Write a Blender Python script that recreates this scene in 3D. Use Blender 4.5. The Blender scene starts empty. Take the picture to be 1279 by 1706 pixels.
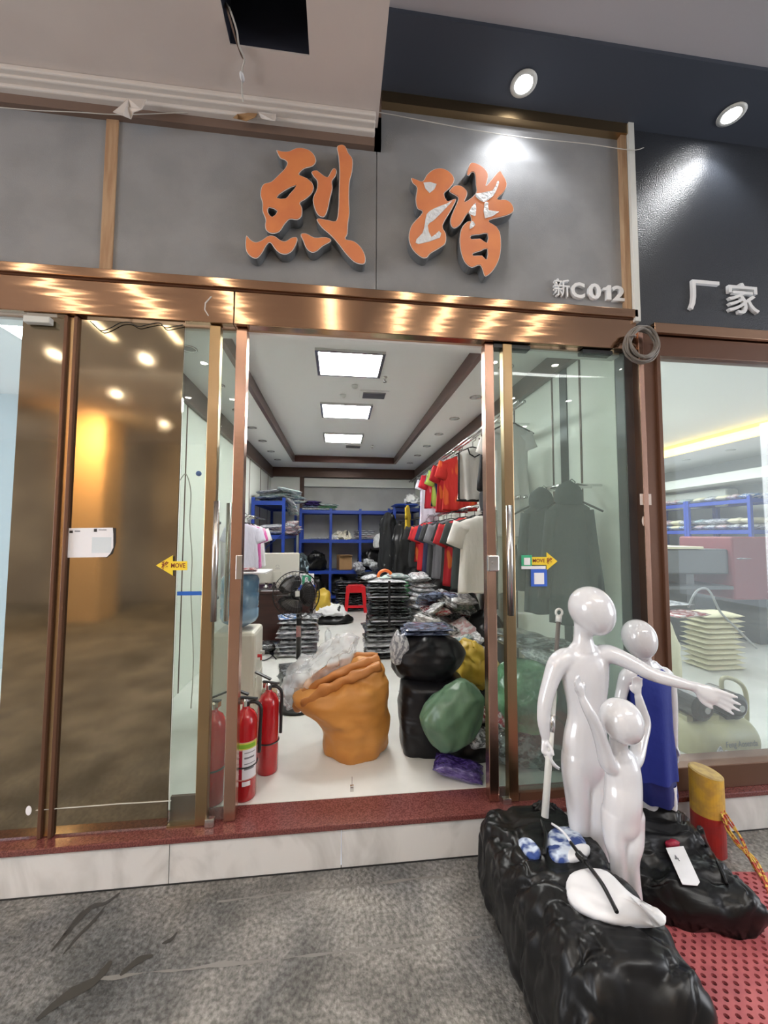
import bpy, bmesh, math, random
from mathutils import Vector, Matrix, noise, geometry
R_ = math.radians
scene = bpy.context.scene
col = scene.collection

# ------------------------------------------------------------------ camera
CAM = Vector((0.0, -1.875, 1.5)); FPX = 655.8
yaw, pitch, roll = R_(6.643), R_(3.382), R_(0.227)
fwd = Vector((math.sin(yaw)*math.cos(pitch), math.cos(yaw)*math.cos(pitch), math.sin(pitch)))
rt0 = Vector((math.cos(yaw), -math.sin(yaw), 0)); up0 = rt0.cross(fwd)
rt = math.cos(roll)*rt0 + math.sin(roll)*up0
up = -math.sin(roll)*rt0 + math.cos(roll)*up0
cd = bpy.data.cameras.new('camera'); cam = bpy.data.objects.new('camera', cd); col.objects.link(cam)
m = Matrix((rt, up, -fwd)).transposed().to_4x4(); m.translation = CAM
cam.matrix_world = m
cd.sensor_fit = 'VERTICAL'; cd.sensor_height = 36.0; cd.lens = FPX/1706*36.0; cd.clip_start = 0.02
scene.camera = cam
def ray(px, py): return rt*((px-639.5)/FPX) - up*((py-853)/FPX) + fwd
def PY(px, py, Y): d = ray(px, py); return CAM + d*((Y-CAM.y)/d.y)
def PZ(px, py, Z): d = ray(px, py); return CAM + d*((Z-CAM.z)/d.z)
def PX(px, py, X): d = ray(px, py); return CAM + d*((X-CAM.x)/d.x)

# ------------------------------------------------------------------ world, exposure
w = bpy.data.worlds.new('world'); scene.world = w; w.use_nodes = True
w.node_tree.nodes['Background'].inputs[0].default_value = (0.80, 0.86, 1.0, 1)
w.node_tree.nodes['Background'].inputs[1].default_value = 0.9
scene.view_settings.view_transform = 'Standard'; scene.view_settings.look = 'None'
scene.view_settings.exposure = 0.45; scene.view_settings.gamma = 1.0
scene.view_settings.use_curve_mapping = False
PANEL_E, NEI_E, ARC_E, SPOT_E = 32.0, 20.0, 30.0, 6.0

# ------------------------------------------------------------------ materials
MATS = {}
def nm(name):
    mt = bpy.data.materials.new(name); mt.use_nodes = True
    nt = mt.node_tree; b = nt.nodes['Principled BSDF']; return mt, nt, b
def mat(name, c, rough=.5, metal=0, bump=0, bscale=30, coat=0, c2=None, cscale=6, spec=None, stretch=(1,1,1), thresh=(.4,.6), detail=4, alpha=None, coord='Object', distort=0, ridge=0, ridged=0, bdist=.02):
    if name in MATS: return MATS[name]
    mt, nt, b = nm(name); N, L = nt.nodes, nt.links
    b.inputs['Base Color'].default_value = (*c, 1); b.inputs['Roughness'].default_value = rough
    b.inputs['Metallic'].default_value = metal
    if coat: b.inputs['Coat Weight'].default_value = coat; b.inputs['Coat Roughness'].default_value = .08
    if spec is not None: b.inputs['Specular IOR Level'].default_value = spec
    if bump or c2 is not None:
        tc = N.new('ShaderNodeTexCoord'); mp = N.new('ShaderNodeMapping'); mp.inputs['Scale'].default_value = stretch
        L.new(tc.outputs[coord], mp.inputs[0])
    if c2 is not None:
        n = N.new('ShaderNodeTexNoise'); n.inputs['Scale'].default_value = cscale; n.inputs['Detail'].default_value = detail
        n.inputs['Distortion'].default_value = distort
        L.new(mp.outputs[0], n.inputs[0]); r = N.new('ShaderNodeValToRGB')
        r.color_ramp.elements[0].position, r.color_ramp.elements[1].position = thresh
        r.color_ramp.elements[0].color = (*c, 1); r.color_ramp.elements[1].color = (*c2, 1)
        L.new(n.outputs[0], r.inputs[0]); L.new(r.outputs[0], b.inputs['Base Color'])
    if bump:
        n2 = N.new('ShaderNodeTexNoise'); n2.inputs['Scale'].default_value = bscale; n2.inputs['Detail'].default_value = detail
        if ridge: n2.noise_type = 'RIDGED_MULTIFRACTAL'; n2.inputs['Distortion'].default_value = ridged
        L.new(mp.outputs[0], n2.inputs[0]); bp = N.new('ShaderNodeBump'); bp.inputs['Strength'].default_value = bump
        bp.inputs['Distance'].default_value = bdist
        L.new(n2.outputs[0], bp.inputs['Height']); L.new(bp.outputs[0], b.inputs['Normal'])
    MATS[name] = mt; return mt
def emis(name, c, s):
    if name in MATS: return MATS[name]
    mt, nt, b = nm(name); b.inputs['Base Color'].default_value = (*c, 1)
    b.inputs['Emission Color'].default_value = (*c, 1); b.inputs['Emission Strength'].default_value = s
    MATS[name] = mt; return mt
def glass(name, tint=(.93, .97, .95), refl=1.0, rough=0.0, haze=0.0, hazec=(.7, .8, .75)):
    mt, nt, b = nm(name); N, L = nt.nodes, nt.links; N.remove(b)
    out = [n for n in N if n.type == 'OUTPUT_MATERIAL'][0]
    t = N.new('ShaderNodeBsdfTransparent'); t.inputs[0].default_value = (*tint, 1)
    g = N.new('ShaderNodeBsdfGlossy'); g.inputs['Roughness'].default_value = rough
    f = N.new('ShaderNodeLayerWeight'); f.inputs[0].default_value = .5
    pw = N.new('ShaderNodeMath'); pw.operation = 'POWER'; pw.inputs[1].default_value = 4.0
    L.new(f.outputs['Facing'], pw.inputs[0])
    ml = N.new('ShaderNodeMath'); ml.operation = 'MULTIPLY_ADD'; ml.inputs[1].default_value = .8*refl; ml.inputs[2].default_value = .04*refl; ml.use_clamp = True
    L.new(pw.outputs[0], ml.inputs[0])
    mx = N.new('ShaderNodeMixShader'); L.new(ml.outputs[0], mx.inputs[0]); L.new(t.outputs[0], mx.inputs[1]); L.new(g.outputs[0], mx.inputs[2])
    last = mx
    if haze:
        d = N.new('ShaderNodeBsdfDiffuse'); d.inputs[0].default_value = (*hazec, 1)
        m2 = N.new('ShaderNodeMixShader'); m2.inputs[0].default_value = haze
        L.new(mx.outputs[0], m2.inputs[1]); L.new(d.outputs[0], m2.inputs[2]); last = m2
    L.new(last.outputs[0], out.inputs[0]); MATS[name] = mt; return mt
def clearplastic(name, w=.30, tint=(.96,.97,.98)):
    mt, nt, b = nm(name); N, L = nt.nodes, nt.links
    out = [n for n in N if n.type == 'OUTPUT_MATERIAL'][0]
    b.inputs['Base Color'].default_value = (.85, .87, .9, 1); b.inputs['Roughness'].default_value = .12; b.inputs['Specular IOR Level'].default_value = .9
    n2 = N.new('ShaderNodeTexNoise'); n2.inputs['Scale'].default_value = 22; n2.inputs['Detail'].default_value = 5; n2.noise_type = 'RIDGED_MULTIFRACTAL'; n2.inputs['Scale'].default_value = 9; n2.inputs['Distortion'].default_value = .8
    bp = N.new('ShaderNodeBump'); bp.inputs['Strength'].default_value = .9; bp.inputs['Distance'].default_value = .03
    tc = N.new('ShaderNodeTexCoord'); L.new(tc.outputs['Object'], n2.inputs[0])
    L.new(n2.outputs[0], bp.inputs['Height']); L.new(bp.outputs[0], b.inputs['Normal'])
    t = N.new('ShaderNodeBsdfTransparent'); t.inputs[0].default_value = (*tint, 1)
    mx = N.new('ShaderNodeMixShader'); mx.inputs[0].default_value = w
    L.new(t.outputs[0], mx.inputs[1]); L.new(b.outputs[0], mx.inputs[2]); L.new(mx.outputs[0], out.inputs[0])
    MATS[name] = mt; return mt

M = {}
M['concrete'] = mat('concrete_wet', (.10,.097,.09), .55, bump=.5, bscale=60, c2=(.26,.25,.235), cscale=3.2, thresh=(.35,.68), detail=12)
# concrete gets dark oily blotches and faint joints
def concrete_extra(mt):
    nt = mt.node_tree; N, L = nt.nodes, nt.links; b = N['Principled BSDF']
    src = b.inputs['Base Color'].links[0].from_socket
    tc = N.new('ShaderNodeTexCoord')
    n = N.new('ShaderNodeTexNoise'); n.inputs['Scale'].default_value = 1.7; n.inputs['Detail'].default_value = 9; n.inputs['Distortion'].default_value = .7
    L.new(tc.outputs['Object'], n.inputs[0]); r = N.new('ShaderNodeValToRGB')
    r.color_ramp.elements[0].position = .36; r.color_ramp.elements[1].position = .56
    r.color_ramp.elements[0].color = (.52,.55,.60,1); r.color_ramp.elements[1].color = (1,1,1,1); L.new(n.outputs[0], r.inputs[0])
    mx = N.new('ShaderNodeMix'); mx.data_type = 'RGBA'; mx.blend_type = 'MULTIPLY'; mx.inputs[0].default_value = 1
    L.new(src, mx.inputs[6]); L.new(r.outputs[0], mx.inputs[7])
    n3 = N.new('ShaderNodeTexNoise'); n3.inputs['Scale'].default_value = 62; n3.inputs['Detail'].default_value = 5; L.new(tc.outputs['Object'], n3.inputs[0])
    r3 = N.new('ShaderNodeValToRGB'); r3.color_ramp.elements[0].position = .35; r3.color_ramp.elements[1].position = .7
    r3.color_ramp.elements[0].color = (.62,.61,.58,1); r3.color_ramp.elements[1].color = (1.75,1.72,1.68,1); L.new(n3.outputs[0], r3.inputs[0])
    m3 = N.new('ShaderNodeMix'); m3.data_type = 'RGBA'; m3.blend_type = 'MULTIPLY'; m3.inputs[0].default_value = 1
    L.new(mx.outputs[2], m3.inputs[6]); L.new(r3.outputs[0], m3.inputs[7]); L.new(m3.outputs[2], b.inputs['Base Color'])
concrete_extra(M['concrete'])
M['stain'] = mat('oil_stain', (.035,.033,.03), .5)
M['joint'] = mat('joint_scar', (.20,.19,.175), .8)
M['marble'] = mat('marble', (.42,.415,.40), .3, c2=(.64,.635,.62), cscale=4.5, thresh=(.3,.55), detail=9, stretch=(1,1,.6), distort=1.1)
M['granite'] = mat('red_granite', (.105,.028,.026), .22, c2=(.19,.06,.052), cscale=160, detail=2, coat=.3)
M['signgrey'] = mat('sign_panel_grey', (.225,.23,.24), .6, bump=.1, bscale=260, c2=(.26,.265,.275), cscale=5, detail=8)
M['signdark'] = mat('sign_panel_dark', (.03,.034,.042), .36, bump=.25, bscale=140)
M['beige'] = mat('beige_ceiling', (.58,.51,.475), .85, c2=(.63,.56,.52), cscale=1.5)
M['greyceil'] = mat('grey_ceiling', (.42,.405,.43), .8)
M['navy'] = mat('dark_soffit', (.045,.055,.078), .7)
M['moulding'] = mat('plaster_moulding', (.62,.57,.53), .7)
M['woodstrip'] = mat('bare_wood_strip', (.42,.28,.165), .65, c2=(.34,.2,.11), cscale=8, stretch=(6,6,.6))
M['brownstrip'] = mat('brown_strip', (.16,.105,.08), .6)
M['whitestrip'] = mat('white_metal_strip', (.62,.63,.6), .4)
M['copper'] = mat('rose_copper', (.50,.31,.20), .13, metal=1, bump=.10, bscale=2.6, stretch=(.8,1,7), detail=2)
M['copper2'] = mat('rose_copper_post', (.58,.36,.27), .25, metal=1, bump=.05, bscale=12)
M['gold'] = mat('gold_stile', (.42,.30,.17), .3, metal=1, bump=.05, bscale=12)
M['brownfilm'] = mat('brown_film_on_glass', (.34,.285,.20), .07, metal=.95, bump=.012, bscale=3, c2=(.29,.24,.165), cscale=1.2)
M['brownframe'] = mat('brown_window_frame', (.13,.062,.036), .33, metal=.4, bump=.05, bscale=14)
M['darkframe'] = mat('dark_steel_channel', (.05,.055,.06), .35, metal=.6)
M['glass'] = glass('pane_glass', (.90,.955,.93), 1.2, 0, .035)
M['glassR'] = glass('hazy_pane_glass', (.86,.93,.90), 1.3, 0, .10, (.55,.65,.6))
M['glassN'] = glass('neighbour_glass', (.92,.96,.96), 1.2, 0, .09, (.72,.78,.8))
M['steel'] = mat('brushed_steel', (.62,.61,.6), .25, metal=1)
M['chrome'] = mat('chrome', (.75,.75,.75), .12, metal=1)
M['floor'] = mat('white_floor_tile', (.62,.62,.59), .28, c2=(.70,.70,.67), cscale=3)
M['shopwall'] = mat('shop_wall_panel', (.78,.80,.74), .55)
M['backwall'] = mat('grey_back_wall', (.46,.46,.44), .7, c2=(.52,.52,.5), cscale=3)
M['ceil'] = mat('white_ceiling', (.82,.83,.82), .75)
M['cornice'] = mat('brown_cornice', (.085,.043,.03), .35, metal=.3)
M['tray'] = mat('tray_trim_brown', (.11,.05,.04), .28, metal=.5)
M['blue'] = mat('blue_shelf_steel', (.012,.05,.33), .4)
M['panelE'] = emis('ceiling_panel_light', (1,1,.97), PANEL_E)
M['neiE'] = emis('neighbour_panel_light', (.93,.97,1), NEI_E)
M['spotE'] = emis('spot_lens', (1,1,1), 45)
M['arcE'] = emis('arcade_tube', (1,.97,.92), ARC_E)
M['stripE'] = emis('strip_lamp_light', (1,.86,.66), 7.5)
M['warmE'] = emis('warm_lamp', (1,.72,.35), 8)
M['yellowE'] = emis('yellow_cove_light', (1,.68,.18), 1.1)
M['orange'] = mat('orange_acrylic', (.68,.235,.085), .38, c2=(.62,.2,.08), cscale=7)
M['letterrim'] = mat('letter_rim', (.72,.72,.72), .4)
M['letterside'] = mat('letter_side_steel', (.16,.17,.18), .4, metal=.3)
M['silver'] = mat('exposed_back_and_glint', (.66,.68,.70), .35, bump=.4, bscale=60)
M['whitelet'] = mat('white_letter', (.72,.73,.74), .4)
M['black'] = mat('black_paint', (.012,.012,.013), .4)
M['blackpl'] = mat('black_plastic_hard', (.015,.015,.016), .3)
M['mann'] = mat('gloss_white_mannequin', (.63,.63,.655), .16, coat=.8)
M['bag'] = mat('black_bin_liner', (.006,.006,.0065), .34, bump=.55, bscale=4.5, stretch=(1.3,1,.8), detail=5, spec=.3, ridge=1, ridged=.9, bdist=.03)
M['bagv'] = mat('black_sack_smooth', (.007,.007,.009), .36, bump=.5, bscale=6, stretch=(.6,.6,2.4), detail=5, spec=.3, ridge=1, ridged=.7, bdist=.03)
M['osack'] = mat('orange_woven_sack', (.56,.25,.055), .5, bump=.5, bscale=4, stretch=(.7,.7,2.2), ridge=1, ridged=.7, bdist=.03, c2=(.50,.21,.04), cscale=5)
M['gsack'] = mat('green_woven_sack', (.065,.125,.075), .38, bump=.5, bscale=4, stretch=(2,2,.6), ridge=1, ridged=.6, bdist=.03, c2=(.09,.17,.10), cscale=5)
M['ysack'] = mat('yellow_woven_sack', (.60,.42,.05), .42, bump=.6, bscale=5, ridge=1, ridged=.6, bdist=.03, c2=(.5,.33,.04), cscale=6)
M['clear'] = clearplastic('clear_plastic_film')
M['red'] = mat('red_enamel', (.42,.008,.012), .22, coat=.5)
M['redpl'] = mat('red_stool_plastic', (.62,.012,.02), .35)
M['mat'] = mat('red_rubber_mat', (.46,.115,.12), .55, c2=(.39,.09,.10), cscale=14)
M['yellow'] = mat('yellow_paint', (.62,.38,.045), .5, c2=(.45,.28,.06), cscale=18)
M['bred'] = mat('bollard_red', (.33,.018,.014), .45, c2=(.25,.02,.02), cscale=15)
M['paper'] = mat('white_paper', (.78,.77,.80), .5)
M['wcloth'] = mat('white_cloth', (.70,.70,.72), .8, bump=.5, bscale=9, ridge=1, ridged=.8, bdist=.02)
M['ystick'] = mat('yellow_sticker', (.80,.58,.04), .4)
M['dred'] = mat('dark_red_print', (.20,.02,.01), .5)
M['gstick'] = mat('green_sticker', (.05,.42,.22), .4)
M['bstick'] = mat('blue_sticker', (.04,.12,.55), .4)
M['bluetape'] = mat('blue_tape', (.01,.10,.45), .5)
M['bluecloth'] = mat('blue_sports_cloth', (.003,.015,.19), .7, bump=.15, bscale=25)
M['bluedark'] = mat('navy_shorts_cloth', (.005,.012,.12), .6)
M['desk'] = mat('dark_desk_wood', (.045,.012,.009), .35, c2=(.03,.008,.006), cscale=3, stretch=(1,1,8))
M['disp'] = mat('cream_dispenser_plastic', (.62,.60,.52), .35)
M['water'] = mat('blue_water_bottle', (.10,.22,.36), .12, coat=.8, c2=(.22,.36,.5), cscale=9)
M['imac'] = mat('white_monitor_shell', (.62,.60,.53), .35)
M['card'] = mat('cardboard', (.38,.22,.10), .75)
M['cream'] = mat('cream_cloth', (.66,.62,.44), .8)
M['tank'] = mat('cream_tank_paint', (.50,.46,.27), .4, c2=(.44,.41,.27), cscale=6)
M['cablegrey'] = mat('grey_cable', (.16,.14,.12), .5, bump=.1)
M['wire'] = mat('pale_wire', (.5,.48,.44), .6)
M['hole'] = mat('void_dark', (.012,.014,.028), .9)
M['rope'] = mat('striped_rope', (.62,.42,.08), .7, c2=(.4,.05,.03), cscale=60, thresh=(.48,.52))
M['pillar'] = mat('warm_tile_pillar', (.72,.48,.26), .5)
M['oppwall'] = mat('far_arcade_wall', (.30,.26,.22), .6, c2=(.2,.17,.15), cscale=.9)
M['hang'] = mat('black_hanger', (.015,.015,.015), .4)
M['dgreen'] = mat('dispenser_logo_grey', (.2,.2,.22), .5)

def cloth(name, c, c2=None, cs=9, th=(.48,.52)):
    return mat('cloth_'+name, c, .8, bump=.25, bscale=18, stretch=(2,2,.6), c2=c2, cscale=cs, thresh=th, detail=2)
def pack(name, c, c2, cs=7, th=(.45,.55)):
    return mat('pack_'+name, c, .25, bump=.7, bscale=16, c2=c2, cscale=cs, thresh=th, coat=.7, detail=4)
PK = {
 'grey': pack('grey', (.08,.085,.09), (.42,.43,.45)), 'dark': pack('dark', (.012,.014,.016), (.16,.17,.18)),
 'white': pack('white', (.62,.63,.66), (.25,.26,.3)), 'navy': pack('navy', (.012,.02,.06), (.15,.19,.3)),
 'red': pack('red', (.30,.015,.03), (.5,.45,.45)), 'green': pack('green', (.02,.14,.05), (.10,.26,.13)),
 'pink': pack('pink', (.55,.35,.36), (.62,.6,.62)), 'silver': pack('silver', (.40,.41,.43), (.80,.81,.84)),
 'purple': pack('purple', (.03,.012,.12), (.08,.05,.22)), 'teal': pack('teal', (.28,.40,.40), (.62,.66,.66)),
 'skyblue': pack('skyblue', (.04,.16,.42), (.66,.68,.72)), 'black': pack('black', (.008,.008,.01), (.05,.05,.055)),
}

# ------------------------------------------------------------------ mesh helpers
class MB:
    def __init__(s): s.v = []; s.f = []; s.mi = []
    def add(s, vs, fs, mi=0):
        o = len(s.v); s.v += [tuple(v) for v in vs]; s.f += [tuple(i+o for i in f) for f in fs]; s.mi += [mi]*len(fs); return s
    def box(s, x0, x1, y0, y1, z0, z1, mi=0, mtx=None):
        vs = [Vector((x, y, z)) for z in (z0, z1) for y in (y0, y1) for x in (x0, x1)]
        if mtx: vs = [mtx @ v for v in vs]
        return s.add(vs, [(0,2,3,1),(4,5,7,6),(0,1,5,4),(2,6,7,3),(0,4,6,2),(1,3,7,5)], mi)
    def loft(s, rings, mi=0, cap=True, closed=True):
        n = len(rings[0]); o = []; vs = []
        for r in rings: vs += list(r)
        fs = []
        for k in range(len(rings)-1):
            for i in range(n if closed else n-1):
                j = (i+1) % n; fs.append((k*n+i, k*n+j, (k+1)*n+j, (k+1)*n+i))
        if cap: fs.append(tuple(range(n))[::-1]); fs.append(tuple((len(rings)-1)*n+i for i in range(n)))
        return s.add(vs, fs, mi)
    def tube(s, pts, r, n=8, mi=0, closed=False):
        pts = [Vector(p) for p in pts]; rs = r if isinstance(r, (list, tuple)) else [r]*len(pts)
        rings = []; ref = None; L = len(pts)
        for i, p in enumerate(pts):
            a = pts[i-1] if (i > 0 or closed) else p; b = pts[(i+1) % L] if (i < L-1 or closed) else p
            t = (b-a); t = t.normalized() if t.length > 1e-9 else Vector((0,0,1))
            if ref is None: ref = t.orthogonal().normalized()
            ref = (ref - t*ref.dot(t)); ref = ref.normalized() if ref.length > 1e-6 else t.orthogonal().normalized()
            q = t.cross(ref)
            rings.append([p + (ref*math.cos(2*math.pi*k/n)+q*math.sin(2*math.pi*k/n))*rs[i] for k in range(n)])
        if closed: rings.append(rings[0]); return s.loft(rings, mi, cap=False)
        return s.loft(rings, mi)
    def cyl(s, a, b, r, r2=None, n=20, mi=0): return s.tube([a, b], [r, r if r2 is None else r2], n, mi)
    def lathe(s, prof, c=(0,0,0), n=28, mi=0):
        rings = [[(c[0]+r*math.cos(2*math.pi*k/n), c[1]+r*math.sin(2*math.pi*k/n), c[2]+z) for k in range(n)] for r, z in prof]
        return s.loft(rings, mi)
    def ell(s, c, rx, ry, rz, n=16, mi=0, mtx=None):
        rings = []
        for k in range(1, n):
            a = math.pi*k/n; rings.append([Vector((rx*math.sin(a)*math.cos(2*math.pi*i/20), ry*math.sin(a)*math.sin(2*math.pi*i/20), -rz*math.cos(a))) for i in range(20)])
        if mtx: rings = [[mtx @ v for v in r] for r in rings]
        return s.loft([[v+Vector(c) for v in r] for r in rings], mi)
    def prism(s, poly, y0, y1, holes=(), mi=0, side=None):
        """polygon in XZ (list of (x,z)), extruded from y0 to y1 (y0 = towards the street)"""
        loops = [poly]+list(holes)
        tri = geometry.tessellate_polygon([[Vector((x, z, 0)) for x, z in l] for l in loops])
        flat = [p for l in loops for p in l]; n = len(flat)
        s.add([(x, y0, z) for x, z in flat]+[(x, y1, z) for x, z in flat], [tuple(t) for t in tri]+[tuple(i+n for i in t) for t in tri], mi)
        for l in loops:
            k = len(l)
            s.add([(x, y0, z) for x, z in l]+[(x, y1, z) for x, z in l], [(i, (i+1) % k, k+(i+1) % k, k+i) for i in range(k)], mi if side is None else side)
        return s
    def build(s, name, mats, parent=None, smooth=False, loc=None, bevel=0, fixn=True):
        me = bpy.data.meshes.new(name); me.from_pydata(s.v, [], s.f); me.update()
        if fixn:
            bm = bmesh.new(); bm.from_mesh(me); bmesh.ops.recalc_face_normals(bm, faces=bm.faces); bm.to_mesh(me); bm.free()
        for mm in (mats if isinstance(mats, (list, tuple)) else [mats]): me.materials.append(mm)
        for p, i in zip(me.polygons, s.mi): p.material_index = i
        if smooth:
            for p in me.polygons: p.use_smooth = True
        o = bpy.data.objects.new(name, me); col.objects.link(o)
        if loc is not None: o.location = loc
        if parent is not None: o.parent = parent
        if bevel:
            b = o.modifiers.new('bevel', 'BEVEL'); b.width = bevel; b.segments = 2; b.limit_method = 'ANGLE'
        return o
def tag(o, label, cat, group=None):
    o['label'] = label; o['category'] = cat
    if group: o['group'] = group
    return o
def lab(o, label): o['label'] = label; return o
def thing(name, label, cat, loc=(0,0,0), rz=0, group=None):
    o = bpy.data.objects.new(name, None); col.objects.link(o); o.location = loc; o.rotation_euler = (0,0,rz); o.empty_display_size = .05
    return tag(o, label, cat, group)
def struct(o): o['kind'] = 'structure'; return o
def sroot(name):
    o = bpy.data.objects.new(name, None); col.objects.link(o); o.empty_display_size = .05; return struct(o)
def wall(name, mm, *b, bevel=0): return struct(MB().box(*b).build(name, mm, bevel=bevel))
def spl(pts, n=4, closed=True):
    L = len(pts); out = []
    for i in range(L if closed else L-1):
        p0, p1, p2, p3 = [Vector(pts[(i+k) % L]) if closed else Vector(pts[min(max(i+k, 0), L-1)]) for k in (-1, 0, 1, 2)]
        for j in range(n):
            t = j/n; out.append(.5*((2*p1)+(p2-p0)*t+(2*p0-5*p1+4*p2-p3)*t*t+(3*p1-p0-3*p2+p3)*t**3))
    if not closed: out.append(Vector(pts[-1]))
    return out
def textmesh(body, size, depth=0.0, bold=0.0, align='LEFT'):
    cu = bpy.data.curves.new('lettering', 'FONT'); cu.body = body; cu.size = size; cu.extrude = depth; cu.offset = bold; cu.align_x = align
    cu.resolution_u = 3
    o = bpy.data.objects.new('lettering_tmp', cu); col.objects.link(o)
    dg = bpy.context.evaluated_depsgraph_get(); me = bpy.data.meshes.new_from_object(o.evaluated_get(dg))
    bpy.data.objects.remove(o); return me
def textobj(name, body, size, mm, loc, rot=(math.pi/2, 0, 0), depth=0.0, bold=0.0, parent=None, fit=None):
    me = textmesh(body, 1.0 if fit else size, depth, bold); me.materials.clear(); me.materials.append(mm)
    xs = [v.co.x for v in me.vertices] or [0]; ys = [v.co.y for v in me.vertices] or [0]
    x0, x1, y0, y1 = min(xs), max(xs), min(ys), max(ys)
    for v in me.vertices:
        v.co.x -= x0; v.co.y -= y0
        if fit: v.co.x *= fit[0]/max(1e-6, x1-x0); v.co.y *= fit[1]/max(1e-6, y1-y0)
    o = bpy.data.objects.new(name, me); col.objects.link(o); o.location = loc; o.rotation_euler = rot
    if parent is not None: o.parent = parent
    return o
def jit(o, amp, sc, seed=0):
    for v in o.data.vertices:
        v.co += noise.noise_vector(v.co*sc+Vector((seed*7.3, seed*3.1, seed)))*amp
def sack(name, keys, mm, parent=None, n=56, m_=44, amp=.02, sc=6, seed=1, sq=1.0, rad=.0, radn=9, loc=None, zs=1.0):
    """soft bag: keys = (z, cx, cy, rx, ry); superellipse rings, drooping folds"""
    ks = spl([Vector((k[1], k[2], k[0])) for k in keys], 8, False); rr = spl([Vector((k[3], k[4], 0)) for k in keys], 8, False)
    rings = []
    for i, (c, r) in enumerate(zip(ks, rr)):
        ring = []
        for k in range(n):
            a = 2*math.pi*k/n; ca, sa = math.cos(a), math.sin(a)
            x = math.copysign(abs(ca)**sq, ca); y = math.copysign(abs(sa)**sq, sa)
            f = 1+rad*math.sin(a*radn+seed+3*noise.noise(Vector((ca, sa, i*.08+seed))))
            p = Vector((c.x+max(r.x,.002)*x*f, c.y+max(r.y,.002)*y*f, c.z))
            q = Vector((p.x*sc, p.y*sc, p.z*sc*zs+seed*5))
            d = noise.noise_vector(q)*amp+noise.noise_vector(q*2.7)*amp*.5
            rid = abs(noise.noise(q*1.4+Vector((9, 2, seed))))
            p += d - Vector((x, y, 0))*(.06-rid*.3)*amp*1.5
            ring.append(p)
        rings.append(ring)
    o = MB().loft(rings).build(name, mm, parent, smooth=True, loc=loc)
    return o

# ------------------------------------------------------------------ packaged garment base meshes
def pack_mesh(seed, sub=10):
    mb = MB(); rng = random.Random(seed); n = 14
    top, bot = [], []
    for j in range(n+1):
        for i in range(n+1):
            u, v = i/n*2-1, j/n*2-1
            e = (1-abs(u)**6)*(1-abs(v)**6)
            px, pz = u*.5, v*.5
            k = noise.noise(Vector((u*1.6+seed, v*1.6, seed*2.1)))
            px += .03*noise.noise(Vector((u*3, v*3, seed))); pz += .03*noise.noise(Vector((u*3, v*3, seed+9)))
            top.append((px, pz, .5*e*(.85+.35*k)+.02)); bot.append((px, pz, -.5*e*.9-.02))
    fs = []
    N1 = (n+1)**2
    for j in range(n):
        for i in range(n):
            a = j*(n+1)+i; fs.append((a, a+1, a+n+2, a+n+1)); fs.append((N1+a, N1+a+n+1, N1+a+n+2, N1+a+1))
    e = [i for i in range(n+1)]+[j*(n+1)+n for j in range(1, n+1)]+[n*(n+1)+i for i in range(n-1, -1, -1)]+[j*(n+1) for j in range(n-1, 0, -1)]
    for a, b in zip(e, e[1:]+e[:1]): fs.append((a, N1+a, N1+b, b))
    mb.add(top+bot, fs); o = mb.build('package', PK['grey'], smooth=True); me = o.data; bpy.data.objects.remove(o); return me
PME = [pack_mesh(s) for s in range(6)]
def package(label, loc, size, rot=(0,0,0), color='grey', group=None, name='packaged_garment', cat='clothes', seed=0):
    o = bpy.data.objects.new(name, PME[seed % 6]); col.objects.link(o)
    o.location = loc; o.scale = size; o.rotation_euler = rot
    o.material_slots[0].link = 'OBJECT'; o.material_slots[0].material = PK[color] if color in PK else MATS[color]
    return tag(o, label, cat, group)
ORD = ['topmost','second from the top','third from the top','fourth from the top','fifth from the top','sixth from the top','seventh from the top','eighth from the top','ninth from the top','tenth from the top','eleventh from the top','twelfth from the top','thirteenth from the top','fourteenth from the top','lowest']
def ordl(label, i, n): return label+', '+(ORD[n-1-i] if i else 'lowest')
def stack(x, y, z, n, w, d, t, colors, label, group, rz=0, jitr=.015, seed=0, name='packaged_garment'):
    rng = random.Random(seed); zz = z
    for i in range(n):
        tt = t*rng.uniform(.85, 1.2)
        package(ordl(label, i, n), (x+rng.uniform(-jitr, jitr), y+rng.uniform(-jitr, jitr), zz+tt/2), (w*rng.uniform(.92,1.05), d*rng.uniform(.95,1.04), tt), (0, 0, rz+rng.uniform(-.08,.08)), colors[rng.randrange(len(colors))], group, seed=rng.randrange(6), name=name)
        zz += tt*.93
    return zz

# ================================================================== SETTING
FZ = .20
wall('floor_street', M['concrete'], -9, 9, -9, .02, -.1, 0)
wall('floor', M['floor'], -1.30, 1.56, .17, 5.92, .1, FZ)
# marble riser and granite sill
tr = sroot('trim_1')
for i, (a, b) in enumerate(((-3.2,-1.40), (-1.397,-.708), (-.705,.029), (.032,.76), (.763,1.50), (1.503,2.24), (2.243,3.4))):
    MB().box(a, b, 0, .12, -.02, .172).build('riser_slab', M['marble'], tr)
struct(MB().box(-3.2, 3.4, -.012, .175, .172, .197).build('trim_2', M['granite'], bevel=.004))
struct(MB().box(-3.2, 3.4, -.004, .001, -.002, .004).build('trim_3', M['black']))
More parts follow.
